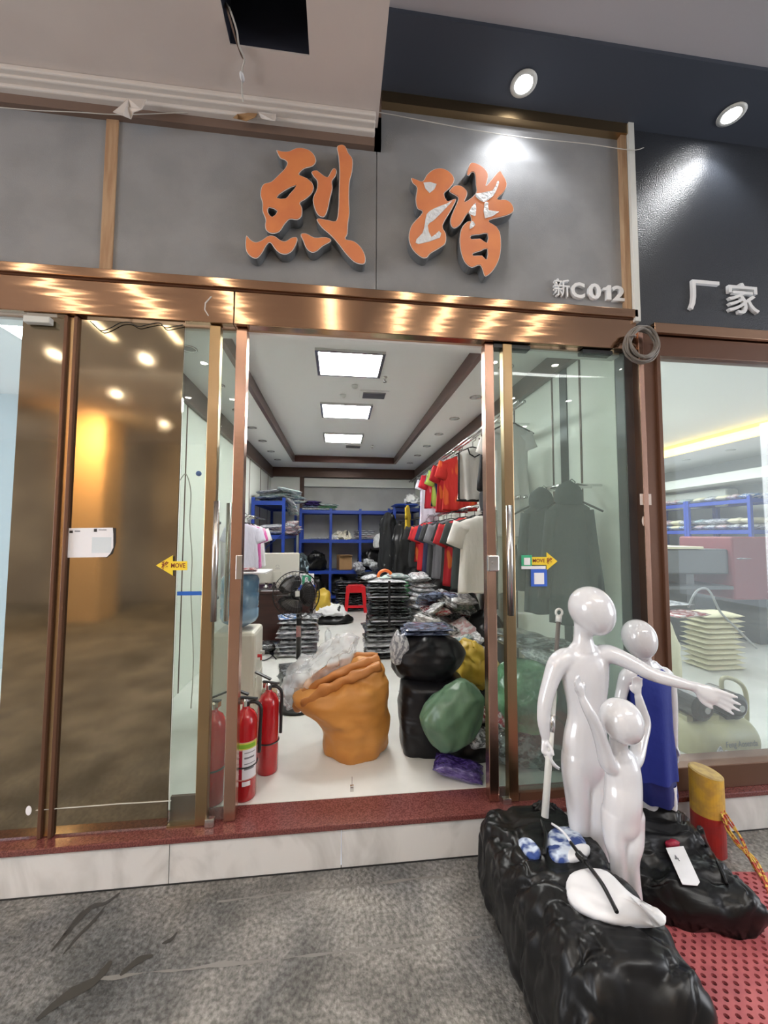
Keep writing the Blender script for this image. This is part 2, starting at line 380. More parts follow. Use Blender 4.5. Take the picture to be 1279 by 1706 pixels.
# walls and ceiling of the shop
wall('wall_left', M['shopwall'], -1.36, -1.29, .14, 5.92, FZ, 2.82)
wall('wall_right', M['shopwall'], 1.545, 1.60, .14, 5.92, FZ, 2.9)
wall('wall_back', M['backwall'], -1.3, 1.6, 5.9, 5.98, FZ, 2.9)
wall('wall_back_panel', M['shopwall'], -1.3, -.74, 5.84, 5.9, FZ, 2.62)
tr = sroot('trim_4')   # panel joints on side walls
for y in (.45, .78, 1.4, 2.2, 3.0, 3.8, 4.6, 5.3):
    MB().box(1.538, 1.546, y, y+.012, FZ, 2.7).build('panel_joint', M['cornice'], tr)
    MB().box(-1.292, -1.284, y+.2, y+.212, FZ, 2.7).build('panel_joint', M['cornice'], tr)
MB().box(1.535, 1.546, .60, .68, FZ, 2.7).build('panel_joint', M['darkframe'], tr)
struct(MB().box(-.74, -.66, 5.8, 5.9, FZ, 2.66).build('trim_5', M['cornice']))
struct(MB().box(-.66, 1.5, 5.82, 5.9, 2.44, 2.6).build('trim_6', M['shopwall']))
tr = sroot('trim_7')   # cornice
MB().box(-1.29, -1.25, .14, 5.9, 2.6, 2.8).build('cornice', M['cornice'], tr)
MB().box(1.5, 1.546, .14, 5.9, 2.65, 2.8).build('cornice', M['cornice'], tr)
MB().box(-1.29, 1.546, 5.78, 5.9, 2.62, 2.8).build('cornice', M['cornice'], tr)
# tray ceiling
TX0, TX1, TY0, TY1 = -.80, 1.02, .74, 5.12
struct(MB().box(-1.3, TX0, .1, 5.92, 2.8, 3.0).box(TX1, 1.6, .1, 5.92, 2.8, 3.0).box(TX0, TX1, .1, TY0, 2.8, 3.0).box(TX0, TX1, TY1, 5.92, 2.8, 3.0).build('ceiling_soffit', M['ceil']))
struct(MB().box(TX0-.02, TX1+.02, TY0-.02, TY1+.02, 2.9, 3.02).build('ceiling', M['ceil']))
tr = sroot('trim_8')
for a in ((TX0-.005, TX0+.035, TY0, TY1), (TX1-.035, TX1+.005, TY0, TY1), (TX0, TX1, TY1-.035, TY1+.005)):
    MB().box(a[0], a[1], a[2], a[3], 2.785, 2.895).build('tray_trim', M['tray'], tr)
struct(MB().box(-1.62, 1.60, .10, .16, 2.5, 2.82).build('wall_front_header', M['ceil']))
struct(MB().box(-3.4, 3.6, .075, .2, 2.6, 4.2).box(1.6, 1.70, .075, .14, FZ, 2.66).build('wall_front', M['greyceil']))

# sign panels
struct(MB().box(-3.2, -1.128, .06, .075, 2.72, 3.80).box(-1.078, .178, .06, .075, 2.72, 3.80).box(.182, 1.548, .06, .075, 2.72, 3.80).build('wall_sign', M['signgrey']))
struct(MB().box(-1.13, -1.076, .052, .07, 2.72, 3.56).build('trim_9', M['woodstrip']))
struct(MB().box(1.545, 1.578, .03, .075, 2.72, 3.82).build('trim_10', M['woodstrip']))
struct(MB().box(1.580, 1.612, .012, .075, 2.66, 3.86).box(1.612, 3.6, .012, .06, 3.83, 3.86).build('trim_11', M['whitestrip']))
wall('wall_sign_neighbour', M['signdark'], 1.612, 3.6, .05, .074, 2.66, 3.84)
struct(MB().box(-3.2, .20, .03, .075, 3.50, 3.66).box(.165, .20, .03, .075, 3.5, 3.86).build('trim_12', M['brownstrip']))
struct(MB().box(.20, 1.6, .02, .075, 3.74, 3.80).build('trim_13', M['gold']))
# header beam
hb = sroot('trim_14')
MB().box(-3.2, -.51, .03, .12, 2.51, 2.675).build('header_face', M['copper'], hb, bevel=.003)
MB().box(-.507, 1.60, .03, .12, 2.51, 2.675).build('header_face', M['copper'], hb, bevel=.003)
MB().box(-3.2, 1.60, .012, .10, 2.68, 2.725).build('header_ledge', M['copper'], hb, bevel=.003)
MB().box(-3.2, 1.60, .025, .10, 2.674, 2.681).build('shadow_gap', M['brownframe'], hb)
nb = sroot('trim_15')
MB().box(1.70, 3.6, .02, .10, 2.61, 2.665).build('header_ledge', M['copper'], nb, bevel=.002)
MB().box(1.70, 3.6, .05, .12, 2.495, 2.605).build('header_face', M['brownframe'], nb, bevel=.003)
# pillar between shops
pr = sroot('trim_16')
MB().box(1.612, 1.715, .03, .15, .197, 2.62).build('post', M['brownframe'], pr, bevel=.004)
MB().box(1.600, 1.628, .02, .15, .197, 2.62).build('edge', M['copper2'], pr, bevel=.002)
MB().box(1.70, 1.722, .015, .15, .197, 2.55).build('edge', M['brownframe'], pr, bevel=.002)
MB().box(1.548, 1.600, .07, .15, .197, 2.52).build('channel', M['darkframe'], pr)
# neighbour window bottom frame
struct(MB().box(1.722, 3.6, .03, .15, .197, .312).build('trim_17', M['brownframe'], bevel=.003))

# street ceiling
struct(MB().box(-9, -.483, -.9, .05, 3.60, 3.608).box(-.147, .172, -.9, .05, 3.60, 3.608).box(-.483, -.147, -.238, .05, 3.60, 3.608).box(-.483, -.147, -.9, -.62, 3.60, 3.608).box(-9, .172, -9, -.9, 3.60, 3.608).build('ceiling_street_low', M['beige']))
struct(MB().box(.172, .18, -9, .06, 3.60, 4.1).build('trim_18', M['beige']))
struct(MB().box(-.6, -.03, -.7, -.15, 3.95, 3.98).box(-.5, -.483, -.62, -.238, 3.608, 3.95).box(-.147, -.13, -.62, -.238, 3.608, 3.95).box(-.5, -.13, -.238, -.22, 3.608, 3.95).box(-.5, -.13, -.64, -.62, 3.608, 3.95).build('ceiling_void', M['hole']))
struct(MB().box(.18, 9, -.29, .075, 3.80, 3.86).build('ceiling_soffit_dark', M['navy']))
struct(MB().box(.18, 9, -9, -.29, 3.82, 3.9).build('ceiling_street', M['greyceil']))
ms = sroot('trim_19')
for (a, b, c, d) in ((-.052, .03, 3.575, 3.60), (-.03, .045, 3.562, 3.578), (.0, .055, 3.545, 3.565)):
    MB().box(-9, .165, a, b, c, d).build('moulding_step', M['moulding'], ms, bevel=.006)

# arcade behind the camera (seen only in reflections)
wall('wall_opposite', M['oppwall'], -9, 9, -7.6, -7.5, 0, 3.9)
wall('wall_pillar_far', M['pillar'], -4.75, -4.1, -6.0, -5.4, 0, 3.6)
wall('wall_pillar_near', M['signdark'], -6.6, -5.6, -5.0, -4.2, 0, 3.6)

def area(name, loc, size, e, color=(1,1,1), rot=(0,0,0), sy=None):
    l = bpy.data.lights.new(name, 'AREA'); l.energy = e; l.color = color; l.size = size
    if sy: l.shape = 'RECTANGLE'; l.size_y = sy
    o = bpy.data.objects.new(name, l); col.objects.link(o); o.location = loc; o.rotation_euler = rot; return o
# round lamps in the street ceiling behind the viewer
for y in (-2.9, -4.2, -5.8):
    for x in (-3.3, -2.3, -1.65, -.92, -.10, .50, .95, 1.40, 2.05, 2.9, 3.9):
        zc_ = 3.60 if x < .17 else 3.82
        t = thing('ceiling_lamp', 'round lamp in the street ceiling behind the viewer', 'light', (x, y, zc_), 0, 'street ceiling lamps behind the viewer')
        MB().lathe([(.055, 0), (.058, -.008), (.044, -.012), (.042, 0)], n=16).build('trim_ring', M['whitestrip'], t)
        MB().lathe([(.001, -.006), (.042, -.006)], n=16).build('lens', M['arcE'], t)
for x in (-2.4, -1.73, -.96, -.09, .62, 1.06, 1.58, 2.12):
    zc_ = 3.60 if x < .17 else 3.82
    t = thing('strip_lamp', 'narrow strip lamp in the street ceiling above the viewer', 'light', (x, -1.72, zc_), 0, 'strip lamps above the viewer')
    MB().box(-.05, .05, -.72, .72, -.02, 0).build('housing', M['whitestrip'], t); MB().box(-.036, .036, -.70, .70, -.026, -.018).build('diffuser', M['stripE'], t)
area('arcade_light_left', (-2.0, -3.0, 3.5), 2.4, 110, (1,.965,.93), (R_(-22), 0, 0), 1.6)
area('arcade_light_right', (2.0, -3.0, 3.7), 2.4, 100, (1,.98,.96), (R_(-22), 0, 0), 1.6)
area('pillar_warm_light', (-4.1, -4.7, 3.4), .4, 110, (1,.72,.38), (R_(-30), 0, R_(0)))
area('added_side_fill_left', (-8.6, -3.4, 1.7), 5.5, 420, (.97,.98,1), (0, R_(-90), 0), 3.2)  # unseen fill added to brighten sign and ceiling, set outside the panes' reflections
area('added_side_fill_right', (8.6, -3.4, 1.7), 5.5, 300, (.97,.98,1), (0, R_(90), 0), 3.2)  # matching fill added on the right, not a known source
area('neighbour_room_light', (4.0, 3.5, 2.9), 3.0, 130, (.95,.98,1), (0, 0, 0), 3.0)

# ================================================================== DOORS AND WINDOWS
def stile(name, x0, x1, mm, parent, z0=.2, z1=2.505, y0=.05, y1=.10):
    return MB().box(x0, x1, y0, y1, z0, z1).build(name, mm, parent, bevel=.003)
def pane(x0, x1, mm, parent, z0=.205, z1=2.5, y=.075, t=.008, name='glass'):
    return MB().box(x0, x1, y-t/2, y+t/2, z0, z1).build(name, mm, parent)
def bar_handle(name, x, y, z0, z1, parent, r=.014):
    o = MB().tube([(x, y, z0), (x, y, z1)], r, 14).build(name, M['steel'], parent, smooth=True)
    for z in (z0+.10, z1-.10): MB().tube([(x, y, z), (x, y+.05, z)], .009, 10).build('handle_stand_off', M['chrome'], o, smooth=True)
    return o
# left: film covered panes
w1 = sroot('window_1'); pane(-1.445, -1.262, M['brownfilm'], w1, y=.060); 
w1b = sroot('window_2'); pane(-1.205, -.742, M['brownfilm'], w1b, y=.060, name='filmed_glass')
MB().box(-1.262, -1.247, .04, .11, .2, 2.505).box(-1.220, -1.205, .04, .11, .2, 2.505).build('frame', M['brownframe'], w1b, bevel=.002)
MB().box(-1.247, -1.220, .055, .10, .2, 2.505).build('channel', M['gold'], w1b)
pane(-3.2, -1.447, M['glassN'], w1, y=.075, name='clear_glass')
# far-left neighbour: a dim bluish room seen as a strip
wall('wall_left_neighbour', mat('pale_blue_wall', (.45,.55,.6), .6), -3.6, -1.36, 2.4, 2.5, .2, 2.9)
wall('floor_left_neighbour', M['floor'], -3.6, -1.36, .17, 2.4, .1, .2)
wall('ceiling_left_neighbour', M['ceil'], -3.6, -1.36, .1, 2.5, 2.9, 3.0)
t = thing('panel_light', 'bright panel light in the shop at the far left edge', 'light', (-1.95, .9, 2.89))
MB().box(-.3, .3, -.3, .3, -.012, 0).build('frame', M['whitestrip'], t); MB().box(-.28, .28, -.28, .28, -.02, -.01).build('diffuser', M['neiE'], t)
# left door
d1 = sroot('door_1')
stile('stile', -.622, -.572, M['gold'], d1, y0=.045, y1=.085)
pane(-.742, -.622, M['glass'], d1)
pane(-.572, -.503, M['glass'], d1)
stile('stile', -.503, -.452, M['copper2'], d1, y0=.06, y1=.115)
h = bar_handle('handle', -.562, .03, PY(365,1035,.03).z, PY(368,835,.03).z, d1)
bar_handle('handle', -.533, .125, PY(380,1035,.12).z, PY(383,838,.12).z, d1, .011)
MB().box(-.475, -.447, .052, .06, PY(398,965,.06).z, PY(398,925,.06).z).build('lock_plate', M['steel'], d1, bevel=.002)
MB().box(-.742, -.572, .05, .1, .197, .205).build('bottom_track', M['gold'], d1)
# clear panel bottom rail behind the clear strip
MB().box(-.742, -.622, .085, .10, .2, .31).build('bottom_rail', M['brownframe'], d1)
# right leaf and fixed pane
d2 = sroot('door_2')
stile('stile', .752, .800, M['copper2'], d2, y0=.055, y1=.11)
pane(.800, .846, M['glass'], d2, y=.08)
stile('stile', .846, .896, M['gold'], d2, y0=.045, y1=.09)
bar_handle('handle', .858, .025, PY(843,1025,.03).z, PY(840,842,.03).z, d2, .016)
bar_handle('handle', .826, .125, PY(832,1015,.12).z, PY(828,850,.12).z, d2, .011)
lk = MB().box(.748, .806, .03, .058, PY(820,952,.04).z, PY(820,925,.04).z).build('lock_case', M['steel'], d2, bevel=.006)
MB().cyl((.777,.03,PY(822,938,.04).z), (.777,.022,PY(822,938,.04).z), .010).build('key_cylinder', M['chrome'], lk)
w3 = sroot('window_3'); pane(.896, 1.548, M['glassR'], w3, y=.07)
MB().box(.90, 1.548, .05, .10, .197, .235).build('bottom_rail', M['brownframe'], w3)
MB().box(.80, 1.0, .05, .1, 2.485, 2.505).build('top_clip', M['darkframe'], w3)
MB().box(1.30, 1.47, .05, .1, 2.485, 2.505).build('top_clip', M['darkframe'], w3)
w4 = sroot('window_4'); pane(1.722, 3.6, M['glassN'], w4, z0=.31, z1=2.5, y=.085)
# door clips
t = tag(MB().box(-1.42, -1.31, .02, .05, 2.455, 2.485).build('glass_clamp', M['whitestrip'], bevel=.004), 'pale metal clamp under the copper beam at the far left pane', 'clamp')
t = tag(MB().box(-.575, -.535, .03, .055, .197, .235).build('floor_clip', M['steel'], bevel=.003), 'small steel floor clip on the red sill beside the left door post', 'clip')
t = tag(MB().box(.81, .85, .03, .055, .197, .225).build('floor_clip', M['steel'], bevel=.003), 'small steel floor clip on the red sill under the right door handle', 'clip')
# worn spots and a scuff line on the filmed glass
p = PY(46,1352,.05); tag(MB().ell((p.x, .0555, p.z), .012, .001, .02).build('paint_blob', M['wcloth'], smooth=True), 'small white paint blob low on the brown filmed glass at left', 'stain')
pts = [PY(x, y, .0545) for x, y in ((60,1350),(110,1346),(150,1343),(200,1339),(240,1337),(285,1334))]
tag(MB().tube(pts, .0022, 6).build('scuff_line', M['wire']), 'thin pale scuff line running low across the brown filmed glass', 'stain')

# ------------------------------------------------------------------ signs
def trace(pts, zoom, ox, oy, Y, n=3):
    out = []
    for x, y in [tuple(v)[:2] for v in spl([Vector((a, b, 0)) for a, b in pts], n)]:
        p = PY(ox+x/zoom, oy+y/zoom, Y); out.append((p.x, p.z))
    return out
def inset(poly, d):
    n = len(poly); A = sum(poly[i][0]*poly[(i+1) % n][1]-poly[(i+1) % n][0]*poly[i][1] for i in range(n)); s = 1 if A > 0 else -1; out = []
    for i in range(n):
        a, b, c = Vector(poly[i-1]), Vector(poly[i]), Vector(poly[(i+1) % n])
        t = (c-a); t = t.normalized() if t.length > 1e-9 else Vector((1, 0)); nn = Vector((-t.y, t.x))*s
        q = b+nn*d; out.append((q.x, q.y))
    return out
def build_char(label, strokes, silver, zoom, ox, oy):
    t = thing('sign_character', label, 'sign character', (0,0,0), 0, 'large orange shop sign characters')
    Y = .0
    for out, holes in strokes:
        o = trace(out, zoom, ox, oy, Y); hs = [trace(h, zoom, ox, oy, Y, 2) for h in holes]
        b = MB().prism(o, Y, .055, hs, 0, 1).build('letter_shell', [M['letterrim'], M['letterside']], t)
        MB().prism(inset(o, .0035), Y-.003, Y+.001, [inset(h, -.0035) for h in hs]).build('orange_face', M['orange'], b)
    for s in silver: MB().prism(trace(s, zoom, ox, oy, Y-.003, 2), Y-.005, Y-.0025).build('bare_and_glint_patch', M['silver'], t)
    return t
c1 = [([(350,90),(400,100),(470,100),(540,70),(600,68),(670,90),(720,140),(735,200),(700,245),(620,270),(570,320),(600,340),(660,370),(710,430),(700,500),(640,560),(580,600),(600,650),(595,730),(550,765),(480,760),(430,810),(380,880),(310,898),(255,870),(240,820),(245,760),(215,680),(215,600),(195,530),(205,450),(240,410),(300,395),(370,330),(430,270),(455,215),(430,185),(385,165)],
       [[(355,550),(420,490),(545,430),(480,510),(440,555)], [(280,645),(360,680),(310,735),(270,690)]]),
      ([(690,300),(740,285),(790,320),(845,350),(880,290),(910,262),(935,290),(925,340),(890,390),(895,460),(870,560),(850,660),(820,730),(780,735),(740,700),(710,620),(705,550),(740,470),(745,390),(710,345)], []),
      ([(935,60),(980,35),(1020,55),(1050,120),(1090,180),(1085,300),(1060,400),(1055,560),(1060,700),(1045,800),(1040,900),(1020,950),(1100,970),(1170,1030),(1210,1110),(1210,1180),(1170,1195),(1100,1170),(1020,1090),(960,1010),(905,945),(860,900),(790,840),(740,765),(770,750),(850,765),(930,770),(950,640),(955,480),(960,300),(950,150)], []),
      ([(60,915),(100,955),(150,980),(210,960),(270,920),(330,920),(390,960),(440,970),(500,935),(550,935),(550,980),(510,1060),(450,1098),(390,1090),(340,1050),(290,985),(250,1020),(210,1090),(160,1138),(100,1120),(60,1070),(50,1000)], []),
      ([(585,905),(640,895),(720,935),(820,930),(875,950),(870,980),(800,1020),(740,1070),(690,1080),(640,1040),(610,970)], [])]
build_char('large orange brush style character 烈, left one on the grey sign', c1, [], 5.8136, 400, 235)
c2 = [([(95,235),(150,250),(215,270),(260,200),(330,145),(410,130),(490,160),(545,220),(550,280),(500,350),(445,405),(480,480),(530,465),(575,465),(520,580),(430,740),(465,830),(460,930),(400,980),(300,1040),(260,1085),(200,1080),(110,1000),(70,900),(75,800),(110,720),(215,600),(160,560),(140,460),(155,340),(110,290)], []),
      ([(510,390),(505,360),(560,315),(630,320),(685,370),(690,420),(665,490),(780,400),(780,300),(770,190),(740,175),(710,210),(685,190),(720,80),(790,80),(870,130),(915,200),(900,290),(890,320),(950,250),(1030,160),(1070,200),(1115,300),(1080,390),(1010,460),(1100,465),(1165,510),(1185,590),(1100,640),(920,690),(1000,750),(1045,840),(1050,1000),(1020,1130),(960,1230),(900,1279),(870,1270),(830,1165),(740,1190),(670,1140),(630,1050),(610,920),(625,780),(690,700),(735,690),(700,610),(620,730),(550,772),(510,720),(520,640),(580,500),(590,440)],
       [[(735,850),(820,840),(905,828),(900,925),(830,880),(735,885)], [(755,1040),(830,1015),(905,990),(895,1105),(850,1060),(760,1062)]])]
sv = [[(225,285),(365,300),(290,395)], [(530,480),(470,510),(340,560),(260,620),(240,720),(215,820),(150,890),(170,940),(400,870),(390,800),(310,865),(270,740),(330,690),(440,580)],
      [(705,600),(780,500),(780,635),(745,630)], [(875,500),(915,500),(920,580),(1030,595),(880,665)], [(735,690),(775,735),(715,780)], [(960,370),(1010,270),(1030,290),(985,400),(940,450),(870,490),(810,460),(780,405)]]  # last outline is a specular glint painted as a silver patch
build_char('large orange brush style character 踏, right one with silver patches and a painted glint', c2, sv, 6.395, 670, 260)
for ch, x0, x1, yt, yb, desc in (('新', 923, 948, 464, 493, 'small white Chinese character 新 at the start of the unit number'), ('C', 951, 973, 470, 496, 'small white letter C in the unit number on the grey sign'),
        ('0', 980, 1000, 472, 498, 'small white digit 0 right of the letter C on the grey sign'), ('1', 1004, 1017, 475, 499, 'small white digit 1 in the unit number on the grey sign'), ('2', 1020, 1040, 476, 501, 'small white digit 2 beside the wooden edge strip of the sign')):
    a = PY(x0, yb, .045); b = PY(x1, yt+(x1-x0)*.08, .045)
    if ch == '1':
        W, H = b.x-a.x, b.z-a.z
        o = MB().prism([(a.x+W*u, a.z+H*v) for u, v in ((.42,0),(1,0),(1,1),(.62,1),(.45,.86),(0,.78),(0,.62),(.42,.64))], .041, .059).build('sign_letter', M['whitelet']); tag(o, desc, 'letter', 'unit number letters'); continue
    o = textobj('sign_letter', ch, .1, M['whitelet'], (a.x, .05, a.z), depth=.009, bold=.03 if ch not in '新1' else .006, fit=(b.x-a.x, b.z-a.z))
    tag(o, desc, 'letter', 'unit number letters')
for ch, x0, x1, yt, yb, desc in (('厂', 1148, 1197, 468, 516, 'larger white character 厂 on the dark neighbouring sign'), ('家', 1213, 1262, 472, 521, 'larger white character 家 at the right edge on the dark neighbouring sign')):
    a = PY(x0, yb, .035); b = PY(x1, yt+2, .035)
    o = textobj('sign_letter', ch, .2, M['whitelet'], (a.x, .04, a.z), depth=.009, bold=.010, fit=(b.x-a.x, b.z-a.z))
    tag(o, desc, 'letter', 'neighbouring sign letters')

# downlights in the dark soffit
def downlight(px, py, label, aim):
    p = PZ(px, py, 3.80); t = thing('downlight', label, 'light', (p.x, p.y, 3.80), 0, 'downlights in the dark soffit')
    MB().lathe([(.062, 0), (.066, -.006), (.045, -.010), (.042, -.004), (.042, .0)], n=28).build('trim_ring', M['whitestrip'], t, smooth=True)
    MB().lathe([(.001, -.009), (.040, -.009), (.040, -.003)], n=24).build('lens', M['spotE'], t)
    l = bpy.data.lights.new('downlight_beam', 'SPOT'); l.energy = SPOT_E*1.9; l.spot_size = R_(115); l.spot_blend = .7; l.shadow_soft_size = .035; l.color = (.96,.98,1)
    o = bpy.data.objects.new('downlight_beam', l); col.objects.link(o); o.parent = t; o.location = (0, 0, -.03); o.rotation_euler = aim
downlight(872, 138, 'bright round downlight in the dark soffit above the right orange character', (R_(8), 0, 0))
downlight(1218, 190, 'bright round downlight in the dark soffit above the neighbouring dark sign', (R_(8), 0, 0))

# cables, torn paper, string
pts = [PY(x, y, .02) for x, y in ((0,179),(60,184),(130,187),(200,191),(300,188),(400,187),(520,184),(625,186))]
pts2 = [PY(x, y, .0) for x, y in ((625,186),(700,200),(780,215),(850,226),(900,232),(980,240),(1050,250),(1072,246))]
tag(MB().tube(spl(pts, 4, False)+spl(pts2, 4, False), .0022, 6).build('string', M['wire']), 'thin pale string sagging across the top of the whole sign', 'string')
def flag(name, pts, Y, mm, label):
    mb = MB(); ps = [PY(x, y, Y+.02*math.sin(i*2.1)) for i, (x, y) in enumerate(pts)]
    n = len(ps); mb.add([p for p in ps]+[p+Vector((0,.003,0)) for p in ps], [tuple(range(n)), tuple(range(2*n-1, n-1, -1))]+[(i, (i+1) % n, n+(i+1) % n, n+i) for i in range(n)])
    return tag(mb.build(name, mm), label, 'paper scrap', 'torn scraps on the moulding')
flag('torn_paper', [(213,163),(244,166),(236,182),(222,187),(218,198),(204,192),(188,186),(198,178)], -.04, M['moulding'], 'larger torn pale scrap hanging from the moulding above the wooden strip')
flag('torn_paper', [(430,186),(460,190),(458,201),(445,199),(434,196)], -.03, M['moulding'], 'smaller torn pale scrap on the moulding left of the ceiling hole wires')
flag('torn_paper', [(395,190),(430,186),(425,195),(410,201),(398,198),(388,196)], -.01, M['card'], 'tattered tan cardboard scrap tucked under the moulding')
wr = thing('hanging_wires', 'thin loose wires hanging out of the square ceiling hole', 'wire', PZ(380,20,3.66))
b0 = wr.location.copy()
def rel(l): return [Vector(p)-b0 for p in l]
MB().tube(rel(spl([PZ(374,4,3.8), PZ(378,14,3.63), PZ(386,42,3.592), PZ(393,66,3.588), PZ(402,92,3.586), PZ(408,100,3.585)], 4, False)), .004, 6).build('wire', M['brownstrip'], wr)
MB().tube(rel(spl([PZ(371,2,3.8), PZ(381,12,3.63), PZ(394,50,3.59), PZ(398,76,3.585), PZ(407,98,3.58), PZ(404,112,3.578), PZ(404,128,3.575), PZ(403,150,3.56), PZ(405,170,3.535)], 4, False)), .0038, 6).build('wire', M['wire'], wr)
MB().ell(Vector(PZ(403,128,3.574))-b0, .010, .022, .010).build('tape_wrap', M['wcloth'], wr, smooth=True)
# coil of cable on the pillar
p = PY(1070, 573, -.03); cc = thing('cable_coil', 'grey coil of cable hanging at the corner of the copper beam', 'cable', (p.x, -.03, p.z))
rng = random.Random(4)
for i in range(9):
    ro = .078+rng.uniform(-.008,.016); ph = rng.uniform(0,6)
    pts = [Vector((ro*math.cos(a)+.004*math.sin(3*a+ph), rng.uniform(-.002,.002)+(i%3-1)*.014+.006*math.sin(2*a+ph), (ro*1.02)*math.sin(a)+.004*math.cos(2*a+ph))) for a in [2*math.pi*k/30 for k in range(30)]]
    MB().tube(pts, .0062, 7, closed=True).build('cable_turn', M['cablegrey'], cc, smooth=True)
MB().tube([Vector((-.068+.018*math.cos(a), .03*math.sin(a), .035+.01*math.sin(a))) for a in [k*math.pi/6 for k in range(12)]], .004, 6, closed=True).build('tie', M['cablegrey'], cc)

# ------------------------------------------------------------------ stickers
def rect(x0, y0, x1, y1, Y):
    a = PY(x0, y1, Y); b = PY(x1, y0, Y); return a.x, b.x, a.z, b.z
def plate(name, r, Y, mm, parent=None, t=.0015): return MB().box(r[0], r[1], Y-t, Y, r[2], r[3]).build(name, mm, parent)
YF = .0555
st = thing('payment_sign', 'white two-part notice card stuck on the brown filmed glass', 'sign', (0,0,0))
poly = [PY(x, y, YF) for x, y in ((113,880),(188,879),(189,890),(189,912),(184,922),(178,928),(113,929))]
MB().prism([(p.x, p.z) for p in poly], YF-.002, YF).build('card', M['paper'], st)
poly = [PY(x, y, YF) for x, y in ((186,879),(193,880),(193,904),(188,922),(178,929),(170,928),(186,915))]
MB().prism([(p.x, p.z) for p in poly], YF-.001, YF+.0005).build('dark_backing', M['black'], st)
for a in ((116,884,122,888),(157,881,162,886)): MB().box(*rect(*a, YF)[:2], YF-.003, YF-.002, *rect(*a, YF)[2:]).build('round_logo', M['black'], st)
for a in ((125,884,134,886),(165,882,178,883.5)): MB().box(*rect(*a, YF)[:2], YF-.003, YF-.002, *rect(*a, YF)[2:]).build('heading_line', M['dgreen'], st)
MB().box(*rect(153,895,186,921, YF)[:2], YF-.0028, YF-.002, *rect(153,895,186,921, YF)[2:]).build('faded_panel', mat('faded_print', (.6,.66,.7), .5), st)
def arrow(label, tipx, neckx, tailx, yt, ym0, ym1, yb, Y, ch, word, backing=True):
    t = thing('direction_sticker', label, 'sticker', (0,0,0), 0, 'yellow arrow stickers on the glass')
    ymid = (yt+yb)/2
    f = lambda L, Y: [(PY(x, y, Y).x, PY(x, y, Y).z) for x, y in L]
    L = [(tipx, ymid), (neckx, yt), (neckx, ym0), (tailx, ym0), (tailx, ym1), (neckx, ym1), (neckx, yb)]
    s = 1 if tailx > neckx else -1
    if backing: MB().prism(f([(x+3*s, y+1) for x, y in [(tipx, ymid), (neckx, yt), (neckx, ym0), (neckx, ym1), (neckx, yb)]], Y), Y-.0005, Y).build('dark_edge', M['black'], t)
    MB().prism(f(L, Y), Y-.002, Y-.0006).build('arrow_face', M['ystick'], t)
    r = rect(*word, Y); textobj('lettering', 'MOVE', .05, M['dred'], (r[0], Y-.0022, r[2]), depth=.0003, bold=.02, parent=t, fit=(r[1]-r[0], r[3]-r[2]))
    r = rect(*ch, Y); textobj('lettering', '移', .05, M['dred'], (r[0], Y-.0022, r[2]), depth=.0003, bold=.015, parent=t, fit=(r[1]-r[0], r[3]-r[2]))
arrow('yellow left-pointing arrow sticker on the left glass door', 260, 288, 312, 925, 935, 950, 959, YF, (269,935,282,949), (285,938,309,946))
YG = .064
arrow('yellow right-pointing arrow sticker on the right glass pane', 928, 910, 885, 920, 928, 941, 950, YG, (910,929,920,940), (887,931,907,937), False)
g = thing('green_sticker', 'small green sticker with white middle at the tail of the right arrow', 'sticker', (0,0,0))
plate('sticker_face', rect(868,925,885,943,YG), YG-.003, M['gstick'], g); plate('white_panel', rect(872,929,882,941,YG), YG-.0045, M['paper'], g); plate('white_strip', rect(868,943,908,948,YG), YG-.0025, M['paper'], g)
g = thing('blue_sticker', 'small blue sticker with white middle below the right arrow', 'sticker', (0,0,0))
plate('sticker_face', rect(884,948,910,977,YG), YG-.003, M['bstick'], g); plate('white_panel', rect(889,954,905,973,YG), YG-.0045, M['paper'], g)
tag(plate('blue_tape', rect(295,985,338,992,.068), .068, M['bluetape']), 'strip of blue tape across the clear glass at left', 'tape')
p = PY(331, 789, .095); bb = tag(MB().ell(p, .013, .013, .013).build('blue_button', M['bluetape'], smooth=True), 'small round blue knob on the clear glass strip of the left door', 'knob')
pts = [PY(x, y, .12) for x, y in ((300,800),(310,790),(318,820),(316,870),(320,930),(318,985),(322,1100),(318,1180))]
tag(MB().tube(spl(pts, 4, False), .0025, 6).build('thin_cable', M['wire']), 'thin cable running down behind the clear strip of the left door', 'cable')

# ================================================================== SHOP INTERIOR
def panel_light(x0, x1, y0, y1, label):
    t = thing('panel_light', label, 'light', ((x0+x1)/2, (y0+y1)/2, 2.9), 0, 'square panel lights in the shop ceiling')
    a, b = (x1-x0)/2, (y1-y0)/2; f = .025
    MB().box(-a-f, a+f, -b-f, -b, -.02, 0).box(-a-f, a+f, b, b+f, -.02, 0).box(-a-f, -a, -b, b, -.02, 0).box(a, a+f, -b, b, -.02, 0).build('frame', M['steel'], t)
    MB().box(-a, a, -b, b, -.012, -.004).build('diffuser', M['panelE'], t)
panel_light(-.163, .325, 1.059, 1.48, 'nearest square panel light in the shop ceiling')
panel_light(-.178, .333, 2.272, 2.72, 'middle square panel light in the shop ceiling')
panel_light(-.194, .318, 3.509, 3.966, 'farthest square panel light in the shop ceiling')
def vent(x, y, label):
    t = thing('ceiling_vent', label, 'vent', (x, y, 2.9), 0, 'ceiling vents')
    MB().box(-.14, .14, -.11, .11, -.012, 0).build('frame', M['ceil'], t)
    MB().box(-.11, .11, -.08, .08, -.016, -.010).build('grille', mat('vent_dark', (.12,.12,.13), .5), t)
    for i in range(7): MB().box(-.11, .11, -.078+i*.024, -.068+i*.024, -.02, -.014).build('slat', M['steel'], t)
vent(.34, 1.95, 'grey square vent beside the nearest panel lights'); vent(.22, 4.25, 'small vent just beyond the farthest panel light')
